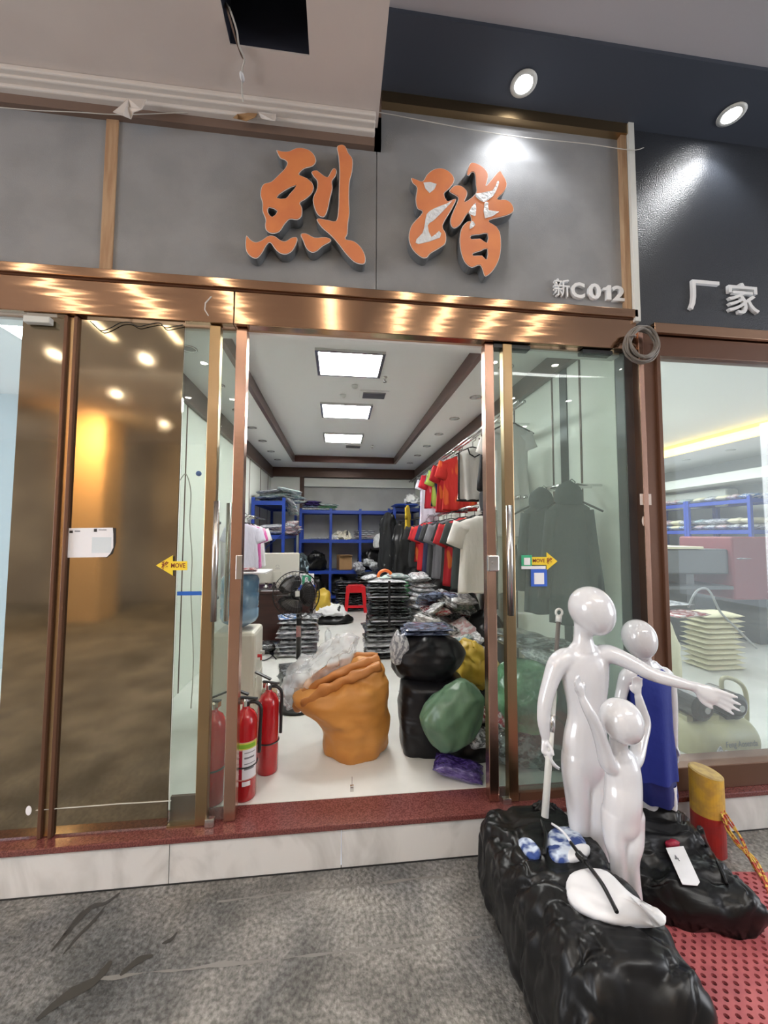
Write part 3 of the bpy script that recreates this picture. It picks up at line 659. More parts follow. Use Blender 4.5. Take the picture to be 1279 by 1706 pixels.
for px, py, l in ((571,658,'small smoke detector between the first two panel lights, left one'), (591,642,'tiny white detector between the first two panel lights, right one')):
    p = PZ(px, py, 2.9); tag(MB().lathe([(.03,0),(.03,-.012),(.018,-.028),(.001,-.03)], (p.x,p.y,2.9)).build('smoke_detector', M['whitestrip'], smooth=True), l, 'detector', 'ceiling detectors')
for px, py, l in ((641,628,'sprinkler head right of the nearest panel light'), (620,742,'sprinkler head right of the farthest panel light')):
    p = PZ(px, py, 2.9); tag(MB().lathe([(.022,0),(.022,-.006),(.006,-.008),(.006,-.04),(.018,-.042),(.018,-.046),(.001,-.046)], (p.x,p.y,2.9)).build('sprinkler', M['steel'], smooth=True), l, 'sprinkler', 'ceiling sprinklers')
for i in range(7):
    for x in (1.27, -1.05):
        y = .95+i*.68; t = thing('recessed_spotlight', ('unlit round recessed spotlight in the right side soffit' if x > 0 else 'unlit round recessed spotlight in the left side soffit'), 'light', (x, y, 2.8), 0, 'spotlights in the right soffit' if x > 0 else 'spotlights in the left soffit')
        MB().lathe([(.055,0),(.057,-.006),(.042,-.008),(.040,-.002)], n=22).build('trim_ring', M['steel'], t, smooth=True)
        MB().lathe([(.001,-.003),(.040,-.004)], n=22).build('lens', mat('unlit_lens', (.3,.3,.3), .3), t)

# shelves
def rack(label, x0, x1, y0, y1, levels, top, nx=1, diag=False, wy=0):
    t = thing('steel_rack', label, 'shelf', (x0, y0, FZ), 0, 'blue steel racks')
    W, D, H = x1-x0, y1-y0, top-FZ; r = .022
    for i in range(nx+1):
        for y in (0, D):
            x = W*i/nx; MB().box(x-r, x+r, y-r, y+r, 0, H+.02).build('post', M['blue'], t)
    for z in levels:
        for i in range(nx):
            a, b = W*i/nx, W*(i+1)/nx
            MB().box(a+.01, b-.01, -.015, D+.015, z-FZ-.012, z-FZ).box(a+.02, b-.02, -.02, 0, z-FZ-.06, z-FZ).box(a+.02, b-.02, D-.0, D+.02, z-FZ-.06, z-FZ).build('shelf', M['blue'], t)
        for x in (0, W): MB().box(x-.008, x+.008, 0, D, z-FZ-.06, z-FZ-.01).build('side_beam', M['blue'], t)
    if diag: MB().box(-.004, .004, -.02, .02, 0, .62, mtx=Matrix.Translation((.02, -.025, levels[-2]-FZ-.35)) @ Matrix.Rotation(R_(48), 4, 'Y')).build('brace', M['blue'], t)
    return t
rack('blue steel rack standing along the left wall of the shop', -1.24, -.80, 4.07, 5.72, [.95, 1.50, 2.0], 2.03, 1, True)
rack('blue steel rack of three bays against the back wall', -.67, .94, 5.35, 5.78, [.42, .86, 1.42, 1.95], 1.96, 3)
rack('blue steel rack in the far right corner of the shop', .98, 1.44, 4.95, 5.72, [.95, 1.45, 1.98], 2.0, 1)
def clump(name, label, cat, loc, r, mm, seed, group=None, amp=None, sq=.85):
    rx, ry, rz = r; a = amp or min(rx, ry, rz)*.45
    o = sack(name, [(0,0,0,rx*.75,ry*.75),(rz*.15,0,0,rx,ry),(rz*.5,0,0,rx*.95,ry*.95),(rz*.85,rx*.1,0,rx*.6,ry*.6),(rz,rx*.1,0,rx*.1,ry*.1)], mm, amp=a, sc=2.2/max(r)*.9+3, seed=seed, sq=sq, loc=loc, n=40)
    return tag(o, label, cat, group)
# on rack A
rng = random.Random(11)
ztop = 2.0
lab_a = 'clear bagged pale garment heaped on top of the left blue rack'
for i in range(16):
    x = -1.17+.1+rng.uniform(0,.34); y = 4.2+rng.uniform(-.05,.75); z = 2.03+(i//4)*.042
    package(lab_a, (x, y, z), (.36, .3, .05), (rng.uniform(-.12,.12), rng.uniform(-.12,.2), rng.uniform(-.6,.6)), rng.choice(['teal','silver','white','teal']), 'bagged garments on top of the left rack', seed=i)
for i in range(4):
    package('clear bagged pale garment slumping off the right edge of the left rack top', (-.76, 4.3+i*.1, 2.05-i*.035), (.3,.22,.05), (0, R_(40+6*i), .3*i), 'teal' if i % 2 else 'silver', 'garments slumping off the left rack', seed=i)
for i in range(12):
    package('bagged grey and pink garment heaped on the middle shelf of the left rack', (-1.05+rng.uniform(0,.28), 4.2+rng.uniform(-.05,1.0), 1.53+(i//4)*.05), (.34,.28,.06), (rng.uniform(-.2,.2), rng.uniform(-.25,.25), rng.uniform(0,3)), rng.choice(['silver','pink','white','grey']), 'bagged garments on the left rack middle shelf', seed=i)
for i in range(7):
    package('bagged patterned garment leaning at the right end of the left rack middle shelf', (-.80+rng.uniform(-.03,.05), 4.5+i*.13, 1.56+rng.uniform(-.02,.1)), (.26,.22,.07), (rng.uniform(-.3,.3), R_(30), rng.uniform(0,3)), rng.choice(['pink','silver','red','white']), 'garments at the right end of the left rack', seed=i)
package('dark bag lying on the low shelf of the left rack', (-1.02, 4.4, 1.05), (.42,.4,.2), (0,0,.2), 'black', seed=1)
package('black bag behind it on the low shelf of the left rack', (-1.02, 4.95, 1.05), (.42,.4,.22), (0,0,-.2), 'black', seed=2)
# rack B top: purple and green stacks
for i in range(4): package(['silvery','navy','lower purple','upper purple'][i]+' bagged garment stacked on the left bay of the back rack', (-.52+.01*i, 5.5, 1.97+.045*i), (.3,.32,.055), (0,0,.15*i), ['silver','navy','purple','purple'][i], 'purple stack on the back rack', seed=i)
for i in range(3): package(['lowest teal','green','topmost teal'][i]+' garment in the second pile on top of the back rack', (-.22+.02*i, 5.5, 1.97+.04*i), (.36,.3,.05), (0,0,.1*i), ['teal','green','teal'][i], 'green stack on the back rack', seed=i+2)
M['creamcl'] = cloth('cream', (.66,.62,.52), (.05,.05,.05), 6, (.62,.66))
clump('crumpled_garment', 'crumpled cream and black garment on the middle bay shelf of the back rack', 'clothes', (.06, 5.5, 1.42), (.16,.15,.15), M['creamcl'], 3)
clump('crumpled_garment', 'white crumpled garment at the left on the middle bay shelf', 'clothes', (-.08, 5.45, 1.42), (.09,.12,.09), cloth('wht', (.68,.68,.68)), 4)
for i in range(5): package(['lowest','second lowest','middle','second highest','topmost'][i]+' folded garment on the right bay shelf of the back rack', (.48, 5.5, 1.445+.032*i), (.36,.3,.036), (0,0,.05*i), ['white','pink','white','silver','white'][i], 'folded white garments on the back rack', seed=i)
g_ = clump('crumpled_garment', 'white crumpled garment hanging over the right end of the back rack shelf', 'clothes', (.78, 5.33, 1.28), (.13,.08,.27), cloth('wht', (.7,.7,.7)), 6)
for i in range(3): package('flat clear bagged item on the left bay shelf of the back rack', (-.42+.15*i, 5.5, 1.44), (.24,.26,.03), (0,0,.2*i), 'silver', 'flat bags on the left bay', seed=i)
t = thing('cardboard_box', 'small brown cardboard box standing on the low middle shelf of the back rack', 'box', (.12, 5.5, .865), R_(14))
MB().box(-.12,.12,-.1,.1,0,.27).build('carton', M['card'], t, bevel=.004); MB().box(-.12,.12,-.16,-.1,.262,.27).box(-.02,.02,-.102,-.1,0,.27).build('flap', M['card'], t)
for i, (x, y, z, rx, rz, l) in enumerate(((-.42,5.5,.86,.22,.34,'black plastic bag on the low left shelf of the back rack'), (.02,5.52,.43,.2,.36,'black plastic bag on the bottom middle shelf of the back rack'), (-.45,5.5,.43,.2,.38,'black plastic bag on the bottom left shelf of the back rack'),
        (.62,5.5,.86,.26,.38,'black glossy bag on the low right shelf of the back rack'), (.6,5.5,.43,.24,.38,'black bag on the bottom right shelf of the back rack'), (.85,5.1,.2,.25,.7,'tall black bag standing in front of the right end of the back rack'))):
    clump('plastic_bag', l, 'bag', (x, y, z), (rx,.16 if i != 5 else .17,rz), M['bag'], 20+i, amp=.04)
for i, (x, z, c) in enumerate(((.36,.95,'white'),(.56,1.0,'silver'),(.40,.88,'white'),(.66,.93,'silver'))): package(['left white','upper silvery','lower white','right silvery'][i]+' garment spilling out of the black bags on the back rack', (x, 5.3, z), (.2,.12,.16), (R_(60), .2*i, .3*i), c, 'garments in the low right bay', seed=i)
stack(.18, 5.1, FZ, 12, .42, .3, .045, ['black','dark','black'], 'black garment bag stacked behind the red stool', 'black stack behind the red stool', seed=3)
stack(.50, 5.1, FZ, 15, .36, .3, .045, ['black','dark','black'], 'black garment bag stacked right of the red stool', 'black stack right of the red stool', seed=4)
# dark tall garments on the right rack (black coat with white details)
tag(sack('long_black_coat', [(0,0,0,.16,.09),(.3,0,0,.17,.1),(.7,0,0,.15,.09),(.95,0,0,.12,.07),(1.05,0,0,.03,.03)], cloth('blackcoat', (.012,.013,.015), (.25,.27,.27), 9, (.66,.7)), amp=.03, seed=9, rad=.08, loc=(.86, 4.83, .85)), 'long black coat with white marks hanging from the right blue rack', 'coat')
tag(sack('long_black_coat', [(0,0,0,.16,.09),(.3,0,0,.17,.1),(.7,0,0,.15,.09),(.9,0,0,.12,.07),(.98,0,0,.03,.03)], M['black'], amp=.03, seed=12, rad=.08, loc=(1.08, 4.7, .75)), 'plain black coat hanging to the right of the black and white coat', 'coat')
package('flat blue covered pad on top of the corner rack', (1.16, 4.95, 2.02), (.44,.5,.06), (0,0,0), 'blue_shelf_steel', name='folded_cover', cat='cover')
clump('crumpled_garment', 'white crumpled garment on top of the corner rack by the wall', 'clothes', (1.28, 4.9, 2.05), (.14,.12,.16), cloth('wht', (.7,.7,.7)), 16)

# ------------------------------------------------------------------ garments on rails
def garment_mesh(w, L, t, slen, sw, seed, splay=.36):
    mb = MB(); n = 30; rings = []
    lv = [(0, .30*w, .5), (-.012, .36*w, .7), (-.03, .7*w, .9), (-.055, w*.97, 1), (-.10, w, 1), (-.2*L-.05, w*.93, 1), (-.4*L, w*.92, 1), (-.6*L, w*.95, 1.05), (-.8*L, w*1.0, 1.1), (-L*.97, w*1.04, 1.15), (-L, w*1.04, 1.1)]
    for z, hw, tf in lv:
        ring = []
        for k in range(n):
            a = 2*math.pi*k/n; fold = .016*(-z/L)*math.sin(a*5+seed+4*noise.noise(Vector((math.cos(a)*1.5, seed, z*3)))) + .007*math.sin(a*9+seed*2)*(-z/L)
            yy = math.sin(a)*(t*.5*tf)+fold
            ring.append(Vector((hw*math.cos(a), yy, z+.006*math.sin(a*4+seed)*(z < -L*.9))))
        rings.append(ring)
    mb.loft(rings)
    if slen:
        for s in (-1, 1):
            p0 = Vector((s*w*.80, 0, -.07)); d = Vector((s*splay, 0, -.9)).normalized(); q = Vector((d.z*s*-1, 0, d.x*s)); 
            rr = []
            for k in range(6):
                u = k/5; c = p0+d*slen*u + Vector((0, .006*math.sin(seed+u*5), 0))
                rr.append([c+q*math.cos(a)*sw*(1.05-.15*u)+Vector((0, 1, 0))*math.sin(a)*t*.42 for a in [2*math.pi*i/16 for i in range(16)]])
            mb.loft(rr)
    o = mb.build('garment', M['black'], smooth=True); me = o.data; bpy.data.objects.remove(o); return me
GM = {'tee': garment_mesh(.155, .46, .055, .16, .065, 1), 'vest': garment_mesh(.145, .46, .05, 0, .06, 2), 'long': garment_mesh(.15, .60, .055, .40, .045, 3),
      'bigtee': garment_mesh(.21, .64, .07, .20, .085, 4), 'dress': garment_mesh(.13, .80, .06, .12, .055, 5), 'coat': garment_mesh(.125, .78, .10, .56, .042, 6, .10), 'tee2': garment_mesh(.18, .55, .06, .17, .07, 7)}
def hangermesh():
    mb = MB(); mb.tube([(.0,0,.10),(.018,0,.115),(.034,0,.10),(.03,0,.08),(0,0,.06),(0,0,.012)], .0028, 6)
    mb.tube(spl([(-.17,0,-.065),(-.10,0,-.028),(0,0,.014),(.10,0,-.028),(.17,0,-.065)], 4, False), .006, 6)
    o = mb.build('hanger', M['hang'], smooth=True); me = o.data; bpy.data.objects.remove(o); return me
HM = hangermesh()
def garment(kind, mm, loc, rz, label, group, cat='shirt', scale=1, name='hanging_shirt', hlabel='black hanger on the rail', hgroup='hangers', trim=None, hanger=True):
    o = bpy.data.objects.new(name, GM[kind]); col.objects.link(o); o.location = loc; o.rotation_euler = (0,0,rz); o.scale = (scale,)*3
    o.material_slots[0].link = 'OBJECT'; o.material_slots[0].material = mm; tag(o, label, cat, group)
    if trim:
        w, L = {'vest': (.145,.46), 'tee': (.155,.46)}.get(kind, (.15,.46))
        MB().tube([Vector((w*1.05*math.cos(a), .03*math.sin(a)-.004, -L)) for a in [2*math.pi*k/20 for k in range(20)]], .009, 6, closed=True).tube([(-.06,-.03,-.01),(-.045,-.034,-.06),(0,-.036,-.085),(.045,-.034,-.06),(.06,-.03,-.01)], .006, 6).tube([(-w*.95,-.012,-.05),(-w*.98,-.02,-.2),(-w,-.02,-.45)], .008, 6).tube([(w*.95,-.012,-.05),(w*.98,-.02,-.2),(w,-.02,-.45)], .008, 6).build('dark_trim', trim, o, smooth=True)
    if hanger:
        h = bpy.data.objects.new('hanger', HM); col.objects.link(h); h.location = Vector(loc)+Vector((0,0,-.002)); h.rotation_euler = (0,0,rz); tag(h, hlabel, 'hanger', hgroup)
    return o
def rail(name, x, z, y0, y1, label, x2=None):
    t = thing(name, label, 'rail', (x, y0, z)); L = y1-y0
    for dx in ((0, .045) if x2 is None else (0,)): MB().tube([(dx, 0, 0), (dx, L, 0)], .0125, 10).build('bar', M['chrome'], t, smooth=True)
    k = 4
    for i in range(k):
        y = L*(i+.5)/k; MB().tube([(0, y, 0), ((1.54 if x > 0 else -1.29)-x, y, 0)], .008, 8).build('bracket', M['chrome'], t)
RX = 1.2
rail('clothes_rail', RX, 2.41, .62, 4.7, 'upper chrome clothes rail along the right wall')
rail('clothes_rail', RX, 1.76, .62, 4.7, 'lower chrome clothes rail along the right wall')
rail('clothes_rail', 1.32, 1.80, .22, .60, 'short dark rail behind the right window pane', 1)
C_ = {'white': cloth('white', (.70,.70,.71)), 'offwhite': cloth('offwhite', (.78,.78,.75)), 'black': cloth('black', (.012,.012,.014)), 'red': cloth('red', (.50,.01,.015)), 'orange': cloth('orange', (.50,.02,.015), (.62,.10,.02), 6, (.55,.6)),
      'rain': cloth('rain', (.45,.62,.12), (.01,.015,.09), 5, (.46,.54)), 'redwh': cloth('redwh', (.52,.012,.03), (.75,.6,.65), 5, (.6,.64)), 'grey': cloth('greyc', (.16,.16,.18)), 'dgrey': cloth('dgrey', (.035,.038,.042)), 'navy': cloth('navyc', (.012,.014,.05)),
      'bw': cloth('bw', (.012,.012,.016), (.6,.6,.62), 4, (.6,.64)), 'yellow': cloth('yellowc', (.62,.42,.02)), 'redor': cloth('redor', (.40,.010,.018), (.55,.12,.02), 7, (.6,.64)), 'lav': cloth('lav', (.60,.58,.68)), 'pink': cloth('pinkc', (.6,.12,.35), (.65,.4,.55), 8), 'teal': cloth('tealc', (.03,.16,.2)), 'dgreen': cloth('dgreenc', (.03,.04,.04))}
ru = random.Random(5)
for i, (px, kind, c, label, tr) in enumerate((
    (712,'dress','lav','long white garment at the far end of the upper rail',None), (724,'tee','redwh','red and white shirt on the upper rail next to the long white one',None),
    (736,'tee','rain','green and blue patterned shirt on the upper rail',None), (749,'tee2','redor','red and yellow shirt on the upper rail between the patterned and orange ones',None), (762,'tee2','orange','bright orange red shirt on the upper rail left of the white vest',None),
    (784,'vest','offwhite','white vest with black trim on the upper rail','black'), (803,'long','bw','black and white long sleeved top on the upper rail beside the door post',None), (832,'dress','offwhite','long pale garment on the upper rail behind the right door glass',None), (846,'dress','white','second long pale garment on the upper rail nearest the gold stile',None))):
    p = PX(px, 760, RX)
    garment(kind, C_[c], (RX+.02, p.y, 2.30), (R_(62) if px == 803 else ru.uniform(-.3,.15)), label, 'garments on the upper right rail', 'shirt', 1.0 if i != 5 else 1.05, hlabel='black hanger hooked on the upper right rail', hgroup='hangers on the upper right rail', trim=C_[tr] if tr else None)
for i, (px, kind, c, label, sc) in enumerate((
    (803,'bigtee','offwhite','large off white t-shirt nearest the door on the lower rail',1.0), (790,'bigtee','dgreen','dark green t-shirt just behind the large off white one on the lower rail',1.0), (778,'tee2','redor','red shirt with dark sides on the lower rail behind the dark green one',1.15), (770,'bigtee','black','black t-shirt on the lower rail between the red and the grey shirts',.95),
    (758,'tee2','grey','mid grey shirt with pale sleeve on the lower rail',1.1), (748,'bigtee','black','black t-shirt on the lower rail behind the mid grey one',.95), (740,'bigtee','dgrey','charcoal long shirt in the middle of the lower rail',.95), (731,'bigtee','navy','navy shirt with white badge on the lower rail',.95), (723,'tee2','red','red shirt with short sleeves on the lower rail',1.1), (716,'tee','redor','red and orange shirt on the lower rail beyond the plain red one',1.1), (708,'bigtee','black','black shirt toward the far end of the lower rail',.95), (700,'bigtee','dgrey','dark grey shirt at the far end of the lower rail',.9))):
    p = PX(px, 900, RX)
    garment(kind, C_[c], (RX-.02+ru.uniform(-.02,.03), p.y, 1.665), ru.uniform(-.35,.15), label, 'garments on the lower right rail', 'shirt', sc, hlabel='black hanger hooked on the lower right rail', hgroup='hangers on the lower right rail')
garment('tee', C_['yellow'], (1.10, 4.3, 1.98), R_(72), 'yellow garment hanging between the corner rack and the right rail', 'garments on the lower right rail', 'shirt', 1, hanger=False)
for px, l in ((905, 'dark hooded jacket behind the right window, left one'), (952, 'dark hooded jacket behind the right window, right one')):
    X = 1.26; p = PX(px, 880, X); cz = 1.70
    o = garment('coat', C_['dgreen'], (X, p.y+.02, cz), R_(-20), l, 'jackets behind the right window', 'jacket', .86, name='hooded_jacket', hlabel='hanger holding a dark jacket behind the right window', hgroup='hangers behind the right window')
    sack('hood', [(-.04,0,0,.07,.06),(.02,0,0,.085,.07),(.08,0,.01,.07,.06),(.12,0,.01,.02,.02)], C_['dgreen'], o, amp=.01, seed=3, n=24)
# left wall hanging shirts
rail('clothes_rail', -1.04, 1.72, 2.9, 3.9, 'short rail with pink shirts near the left wall', 1)
for i, (px, c, l) in enumerate(((408,'pink','pink printed t-shirt hanging at the left wall'), (416,'white','white t-shirt with teal side hanging at the left wall'), (402,'lav','pale lilac t-shirt hanging at the left wall nearest the door'))):
    p = PX(px, 890, -1.04); garment('tee2', C_[c], (-1.02, p.y, 1.62), .2, l, 'shirts at the left wall', 'shirt', .9, hlabel='black hanger at the left wall', hgroup='hangers at the left wall')

# ------------------------------------------------------------------ desk area
t = thing('desk', 'dark red brown wooden desk behind the fan', 'desk', (-.70, 3.0, FZ))
MB().box(-.52,.42,-.02,.62,.60,.63).build('desktop', M['desk'], t, bevel=.004); MB().box(-.5,.40,.0,.02,.05,.60).build('front_panel', M['desk'], t)
MB().box(-.5,-.47,0,.6,0,.6).build('side_panel', M['desk'], t); MB().box(.38,.41,0,.6,0,.6).build('side_panel', M['desk'], t)
DZ = .83
t = thing('monitor', 'white all-in-one computer seen from behind on the desk', 'computer', (-.76, 3.3, DZ))
z0, z1 = .05, .44
MB().box(-.29,.27,0,.03,z0,z1).build('rear_shell', M['imac'], t, bevel=.015)
MB().box(-.08,.08,.0,.16,0,.008).box(-.05,.05,-.02,-.0,0,.2).build('stand', M['imac'], t)
MB().tube([Vector((.02*math.cos(a), -.001, .27+.018*math.sin(a))) for a in [k*math.pi/8 for k in range(16)]], .0016, 5, closed=True).box(-.03,.03,-.002,0,.235,.239).build('rear_mark', M['dgreen'], t)
tag(MB().box(-.98,-.62,3.02,3.14,DZ,DZ+.012).build('keyboard', M['blackpl'], bevel=.003), 'black keyboard lying on the desk in front of the computer', 'keyboard')
tag(MB().box(-.90,-.66,2.985,3.01,DZ,DZ+.004).build('paper_sheet', M['paper']), 'white sheet at the front edge of the desk', 'paper')
for i, (px, l) in enumerate(((425,'small dark desk accessory left on the desk'), (441,'small metal desk accessory in the middle of the desk'), (455,'small dark bottle on the desk beside the metal one'))):
    p = PY(px, 972, 3.1); tag(MB().lathe([(.03,0),(.03,.03),(.012,.045),(.012,.07),(.02,.08),(.001,.082)], (p.x, 3.18, DZ)).build('desk_accessory', M['blackpl'] if i != 1 else M['steel'], smooth=True), l, 'accessory')
t = thing('payment_display', 'green and white card display on the right end of the desk', 'sign', (-.38, 3.12, DZ), R_(-8))
MB().box(-.09,.09,0,.02,.05,.19,).build('board', M['paper'], t, bevel=.004); MB().box(-.055,.055,-.003,0,.06,.17).build('green_panel', M['gstick'], t); MB().box(-.02,.02,-.005,-.003,.085,.15).build('yellow_spot', M['paper'], t); MB().box(-.10,.10,-.01,.03,0,.05).build('blue_base', M['bstick'], t)
clump('paper_pile', 'crumpled white and blue bag on the desk behind the fan', 'bag', (-.58, 3.15, DZ), (.10,.08,.16), cloth('bluewhite', (.6,.6,.62), (.1,.2,.5), 5, (.55,.6)), 31)
clump('plastic_bag', 'yellow plastic bag on the floor behind the desk end', 'bag', (-.22, 4.2, FZ), (.13,.13,.52), M['ysack'], 33, amp=.03)
clump('dark_garment_bundle', 'dark bundle stacked behind the computer', 'clothes', (-.52, 3.75, .95), (.12,.1,.28), cloth('darkteal', (.01,.02,.025), (.3,.4,.45), 6, (.62,.66)), 34)

# water dispenser
t = thing('water_dispenser', 'cream floor water dispenser behind the left door post', 'water dispenser', (-.70, 1.15, FZ))
MB().box(-.155,.135,-.15,.15,0,.62).build('cabinet', M['disp'], t, bevel=.025)
MB().box(.135,.14,-.12,.12,.04,.3).box(-.02,.02,-.152,-.15,.02,.3).build('lower_door', M['disp'], t, bevel=.003)
for z, c in ((.43,M['red']), (.43,M['bluetape'])): 
    y = -.05 if c is M['red'] else .05; MB().cyl((.135,y,z),(.165,y,z),.012,.010,12).cyl((.16,y,z),(.16,y,z-.03),.007,n=8).build('tap', c if c is M['red'] else M['whitestrip'], t)
bt = tag(MB().lathe([(.03,0),(.045,.01),(.12,.05),(.135,.08),(.135,.14),(.128,.15),(.135,.16),(.135,.25),(.128,.26),(.135,.27),(.135,.35),(.12,.38),(.05,.40),(.001,.40)], (-.71,1.15,.822), 32).build('water_bottle', M['water'], smooth=True), 'large blue upturned water bottle on the cream dispenser', 'water bottle')
tag(MB().box(-.72,-.50,.98,1.28,1.226,1.236, mtx=None).build('paper_sheet', M['paper']), 'white paper lying on top of the blue water bottle', 'paper')
package('red folded cloth on the white paper above the water bottle', (-.66,1.1,1.25), (.16,.14,.025), (0,0,.2), 'red', seed=2, name='folded_cloth', cat='cloth')
tag(sack('snack_packet', [(0,0,0,.05,.03),(.08,0,0,.06,.035),(.17,0,0,.045,.02),(.18,0,0,.04,.004)], mat('snack_print', (.62,.42,.08), .4, c2=(.7,.68,.6), cscale=14), amp=.01, seed=2, loc=(-.50,1.25,FZ), n=20), 'yellow and white printed packet leaning by the water dispenser', 'packet')

# fire extinguishers
def extinguisher(x, y, rz, label, labelled, rhose=True):
    t = thing('fire_extinguisher', label, 'fire extinguisher', (x, y, FZ if y > .17 else .197), rz, 'fire extinguishers by the left door')
    r = .058
    MB().lathe([(r-.004,0),(r,.008),(r,.36),(r*.93,.385),(r*.7,.41),(r*.35,.425),(.018,.43),(.018,.445)], n=32).build('cylinder', M['red'], t, smooth=True)
    MB().lathe([(.02,.44),(.02,.465),(.015,.475),(.001,.476)], n=16).box(-.012,.03,-.012,.012,.45,.475).build('valve', M['chrome'], t)
    MB().box(-.008,.085,-.011,.011,.470,.478, mtx=Matrix.Rotation(R_(-6),4,'Y')).build('lower_grip', M['blackpl'], t, bevel=.003)
    MB().box(0,.10,-.011,.011,0,.010, mtx=Matrix.Translation((-.01,0,.487)) @ Matrix.Rotation(R_(-24),4,'Y')).build('squeeze_lever', M['blackpl'], t, bevel=.003)
    MB().tube(spl([(-.018,0,.455),(-.05,0,.452),(-.074,0,.42),(-.07,-.01,.33),(-.068,-.012,.2)], 5, False), .009, 10).build('hose', M['blackpl'], t, smooth=True)
    MB().tube([Vector(((r+.002)*math.cos(a), (r+.002)*math.sin(a), .165)) for a in [2*math.pi*k/24 for k in range(24)]], .004, 6, closed=True).build('strap', M['blackpl'], t)
    if labelled:
        def arc(name, a0, a1, z0, z1, mm, rr=.0012):
            n = 10; vs = []; 
            for i in range(n+1):
                a = R_(a0+(a1-a0)*i/n); vs += [((r+rr)*math.cos(a), (r+rr)*math.sin(a), z0), ((r+rr)*math.cos(a), (r+rr)*math.sin(a), z1)]
            return MB().add(vs, [(2*i, 2*i+2, 2*i+3, 2*i+1) for i in range(n)]).build(name, mm, t, smooth=True)
        a0, a1 = -142-math.degrees(rz), -12-math.degrees(rz)
        arc('label_border', a0, a1, .105, .285, mat('label_border', (.6,.32,.28), .5)); arc('label_red', a0+3, a0+52, .11, .245, mat('label_red', (.38,.01,.03), .5), .0018)
        arc('label_white', a0+54, a1-2, .11, .25, M['paper'], .0018); arc('label_yellow', a0+2, a1-1, .25, .282, mat('label_yellow', (.62,.6,.1), .5), .0018); arc('label_green', a0+30, a1-14, .256, .275, mat('label_green', (.22,.45,.03), .5), .0024)
        for k in range(4): arc('text_line', a0+62, a1-14-6*(k % 2), .232-k*.026, .236-k*.026+.004*(k % 2), M['dgreen'], .0024)
        for k in range(3): arc('text_line', a0+14, a0+40, .215-k*.04, .22-k*.04, mat('label_pale', (.6,.3,.33), .5), .0024)
        arc('small_tag', a0+54, a0+92, .078, .10, M['paper'], .0018)
    return t
extinguisher(-.375, .44, R_(170), 'red fire extinguisher farthest back, standing on the white floor', False)
extinguisher(-.452, .235, R_(-178), 'red fire extinguisher with a printed label right beside the door post', True)
extinguisher(-.600, .215, R_(-20), 'red fire extinguisher behind the left door glass', False)

# standing fan
fp = PZ(492, 1192, FZ); FY = fp.y+.15
t = thing('standing_fan', 'black standing fan in front of the desk', 'fan', (fp.x, FY, FZ))
hz = PY(488, 992, FY-.08).z-FZ
MB().lathe([(.16,0),(.165,.01),(.15,.022),(.05,.035),(.022,.05),(.001,.05)], n=32).build('base', M['blackpl'], t, smooth=True)
MB().cyl((0,0,.04),(0,0,hz*.55),.011).build('lower_pole', M['steel'], t, smooth=True)
MB().cyl((0,0,hz*.42),(0,0,hz-.05),.02).build('upper_pole', M['blackpl'], t, smooth=True)
hx = Matrix.Translation((-.02,-.03,hz)) @ Matrix.Rotation(R_(14),4,'Z') @ Matrix.Rotation(R_(-12),4,'X')
MB().ell((0,0,0),.05,.08,.05, mtx=None).build('motor_housing', M['blackpl'], t, smooth=True).matrix_local = hx @ Matrix.Translation((0,.08,0))
gd = MB(); Rg = .175
for yy, rr in ((-.055,.05),(-.055,.10),(-.05,.145),(-.02,Rg),(.0,Rg),(.03,.15),(.045,.09)):
    gd.tube([Vector((rr*math.cos(a), yy, rr*math.sin(a))) for a in [2*math.pi*k/36 for k in range(36)]], .0032 if rr >= Rg-.001 else .0014, 5, closed=True)
for k in range(40):
    a = 2*math.pi*k/40; c, s = math.cos(a), math.sin(a)
    gd.tube([(.045*c,-.056,.045*s),(.13*c,-.054,.13*s),(Rg*c,-.015,Rg*s),(.15*c,.032,.15*s),(.06*c,.046,.06*s)], .0011, 4)
g_ = gd.build('guard', M['blackpl'], t); g_.matrix_local = hx
b_ = MB()
for k in range(3):
    a0 = 2*math.pi*k/3; pts = []
    rings = []
    for i in range(7):
        r_ = .03+.115*i/6; wd = .72+.25*math.sin(i/6*math.pi)
        ring = [Vector((r_*math.cos(a0+s*wd), -.015*s+yo, r_*math.sin(a0+s*wd))) for yo in (-.001,.001) for s in ((-1,-.5,0,.5,1) if yo < 0 else (1,.5,0,-.5,-1))]
        rings.append(ring)
    b_.loft(rings)
b_.ell((0,-.01,0),.032,.02,.032)
o = b_.build('blades', mat('smoked_fan_blade', (.02,.02,.022), .2), t, smooth=True); o.matrix_local = hx
MB().box(-.018,.018,-.024,-.02,hz*.62,hz*.72).build('control_panel', M['steel'], t)
MB().box(-.016,.016,-.058,-.056,-.02,.02).build('badge', M['whitestrip'], t).matrix_local = hx

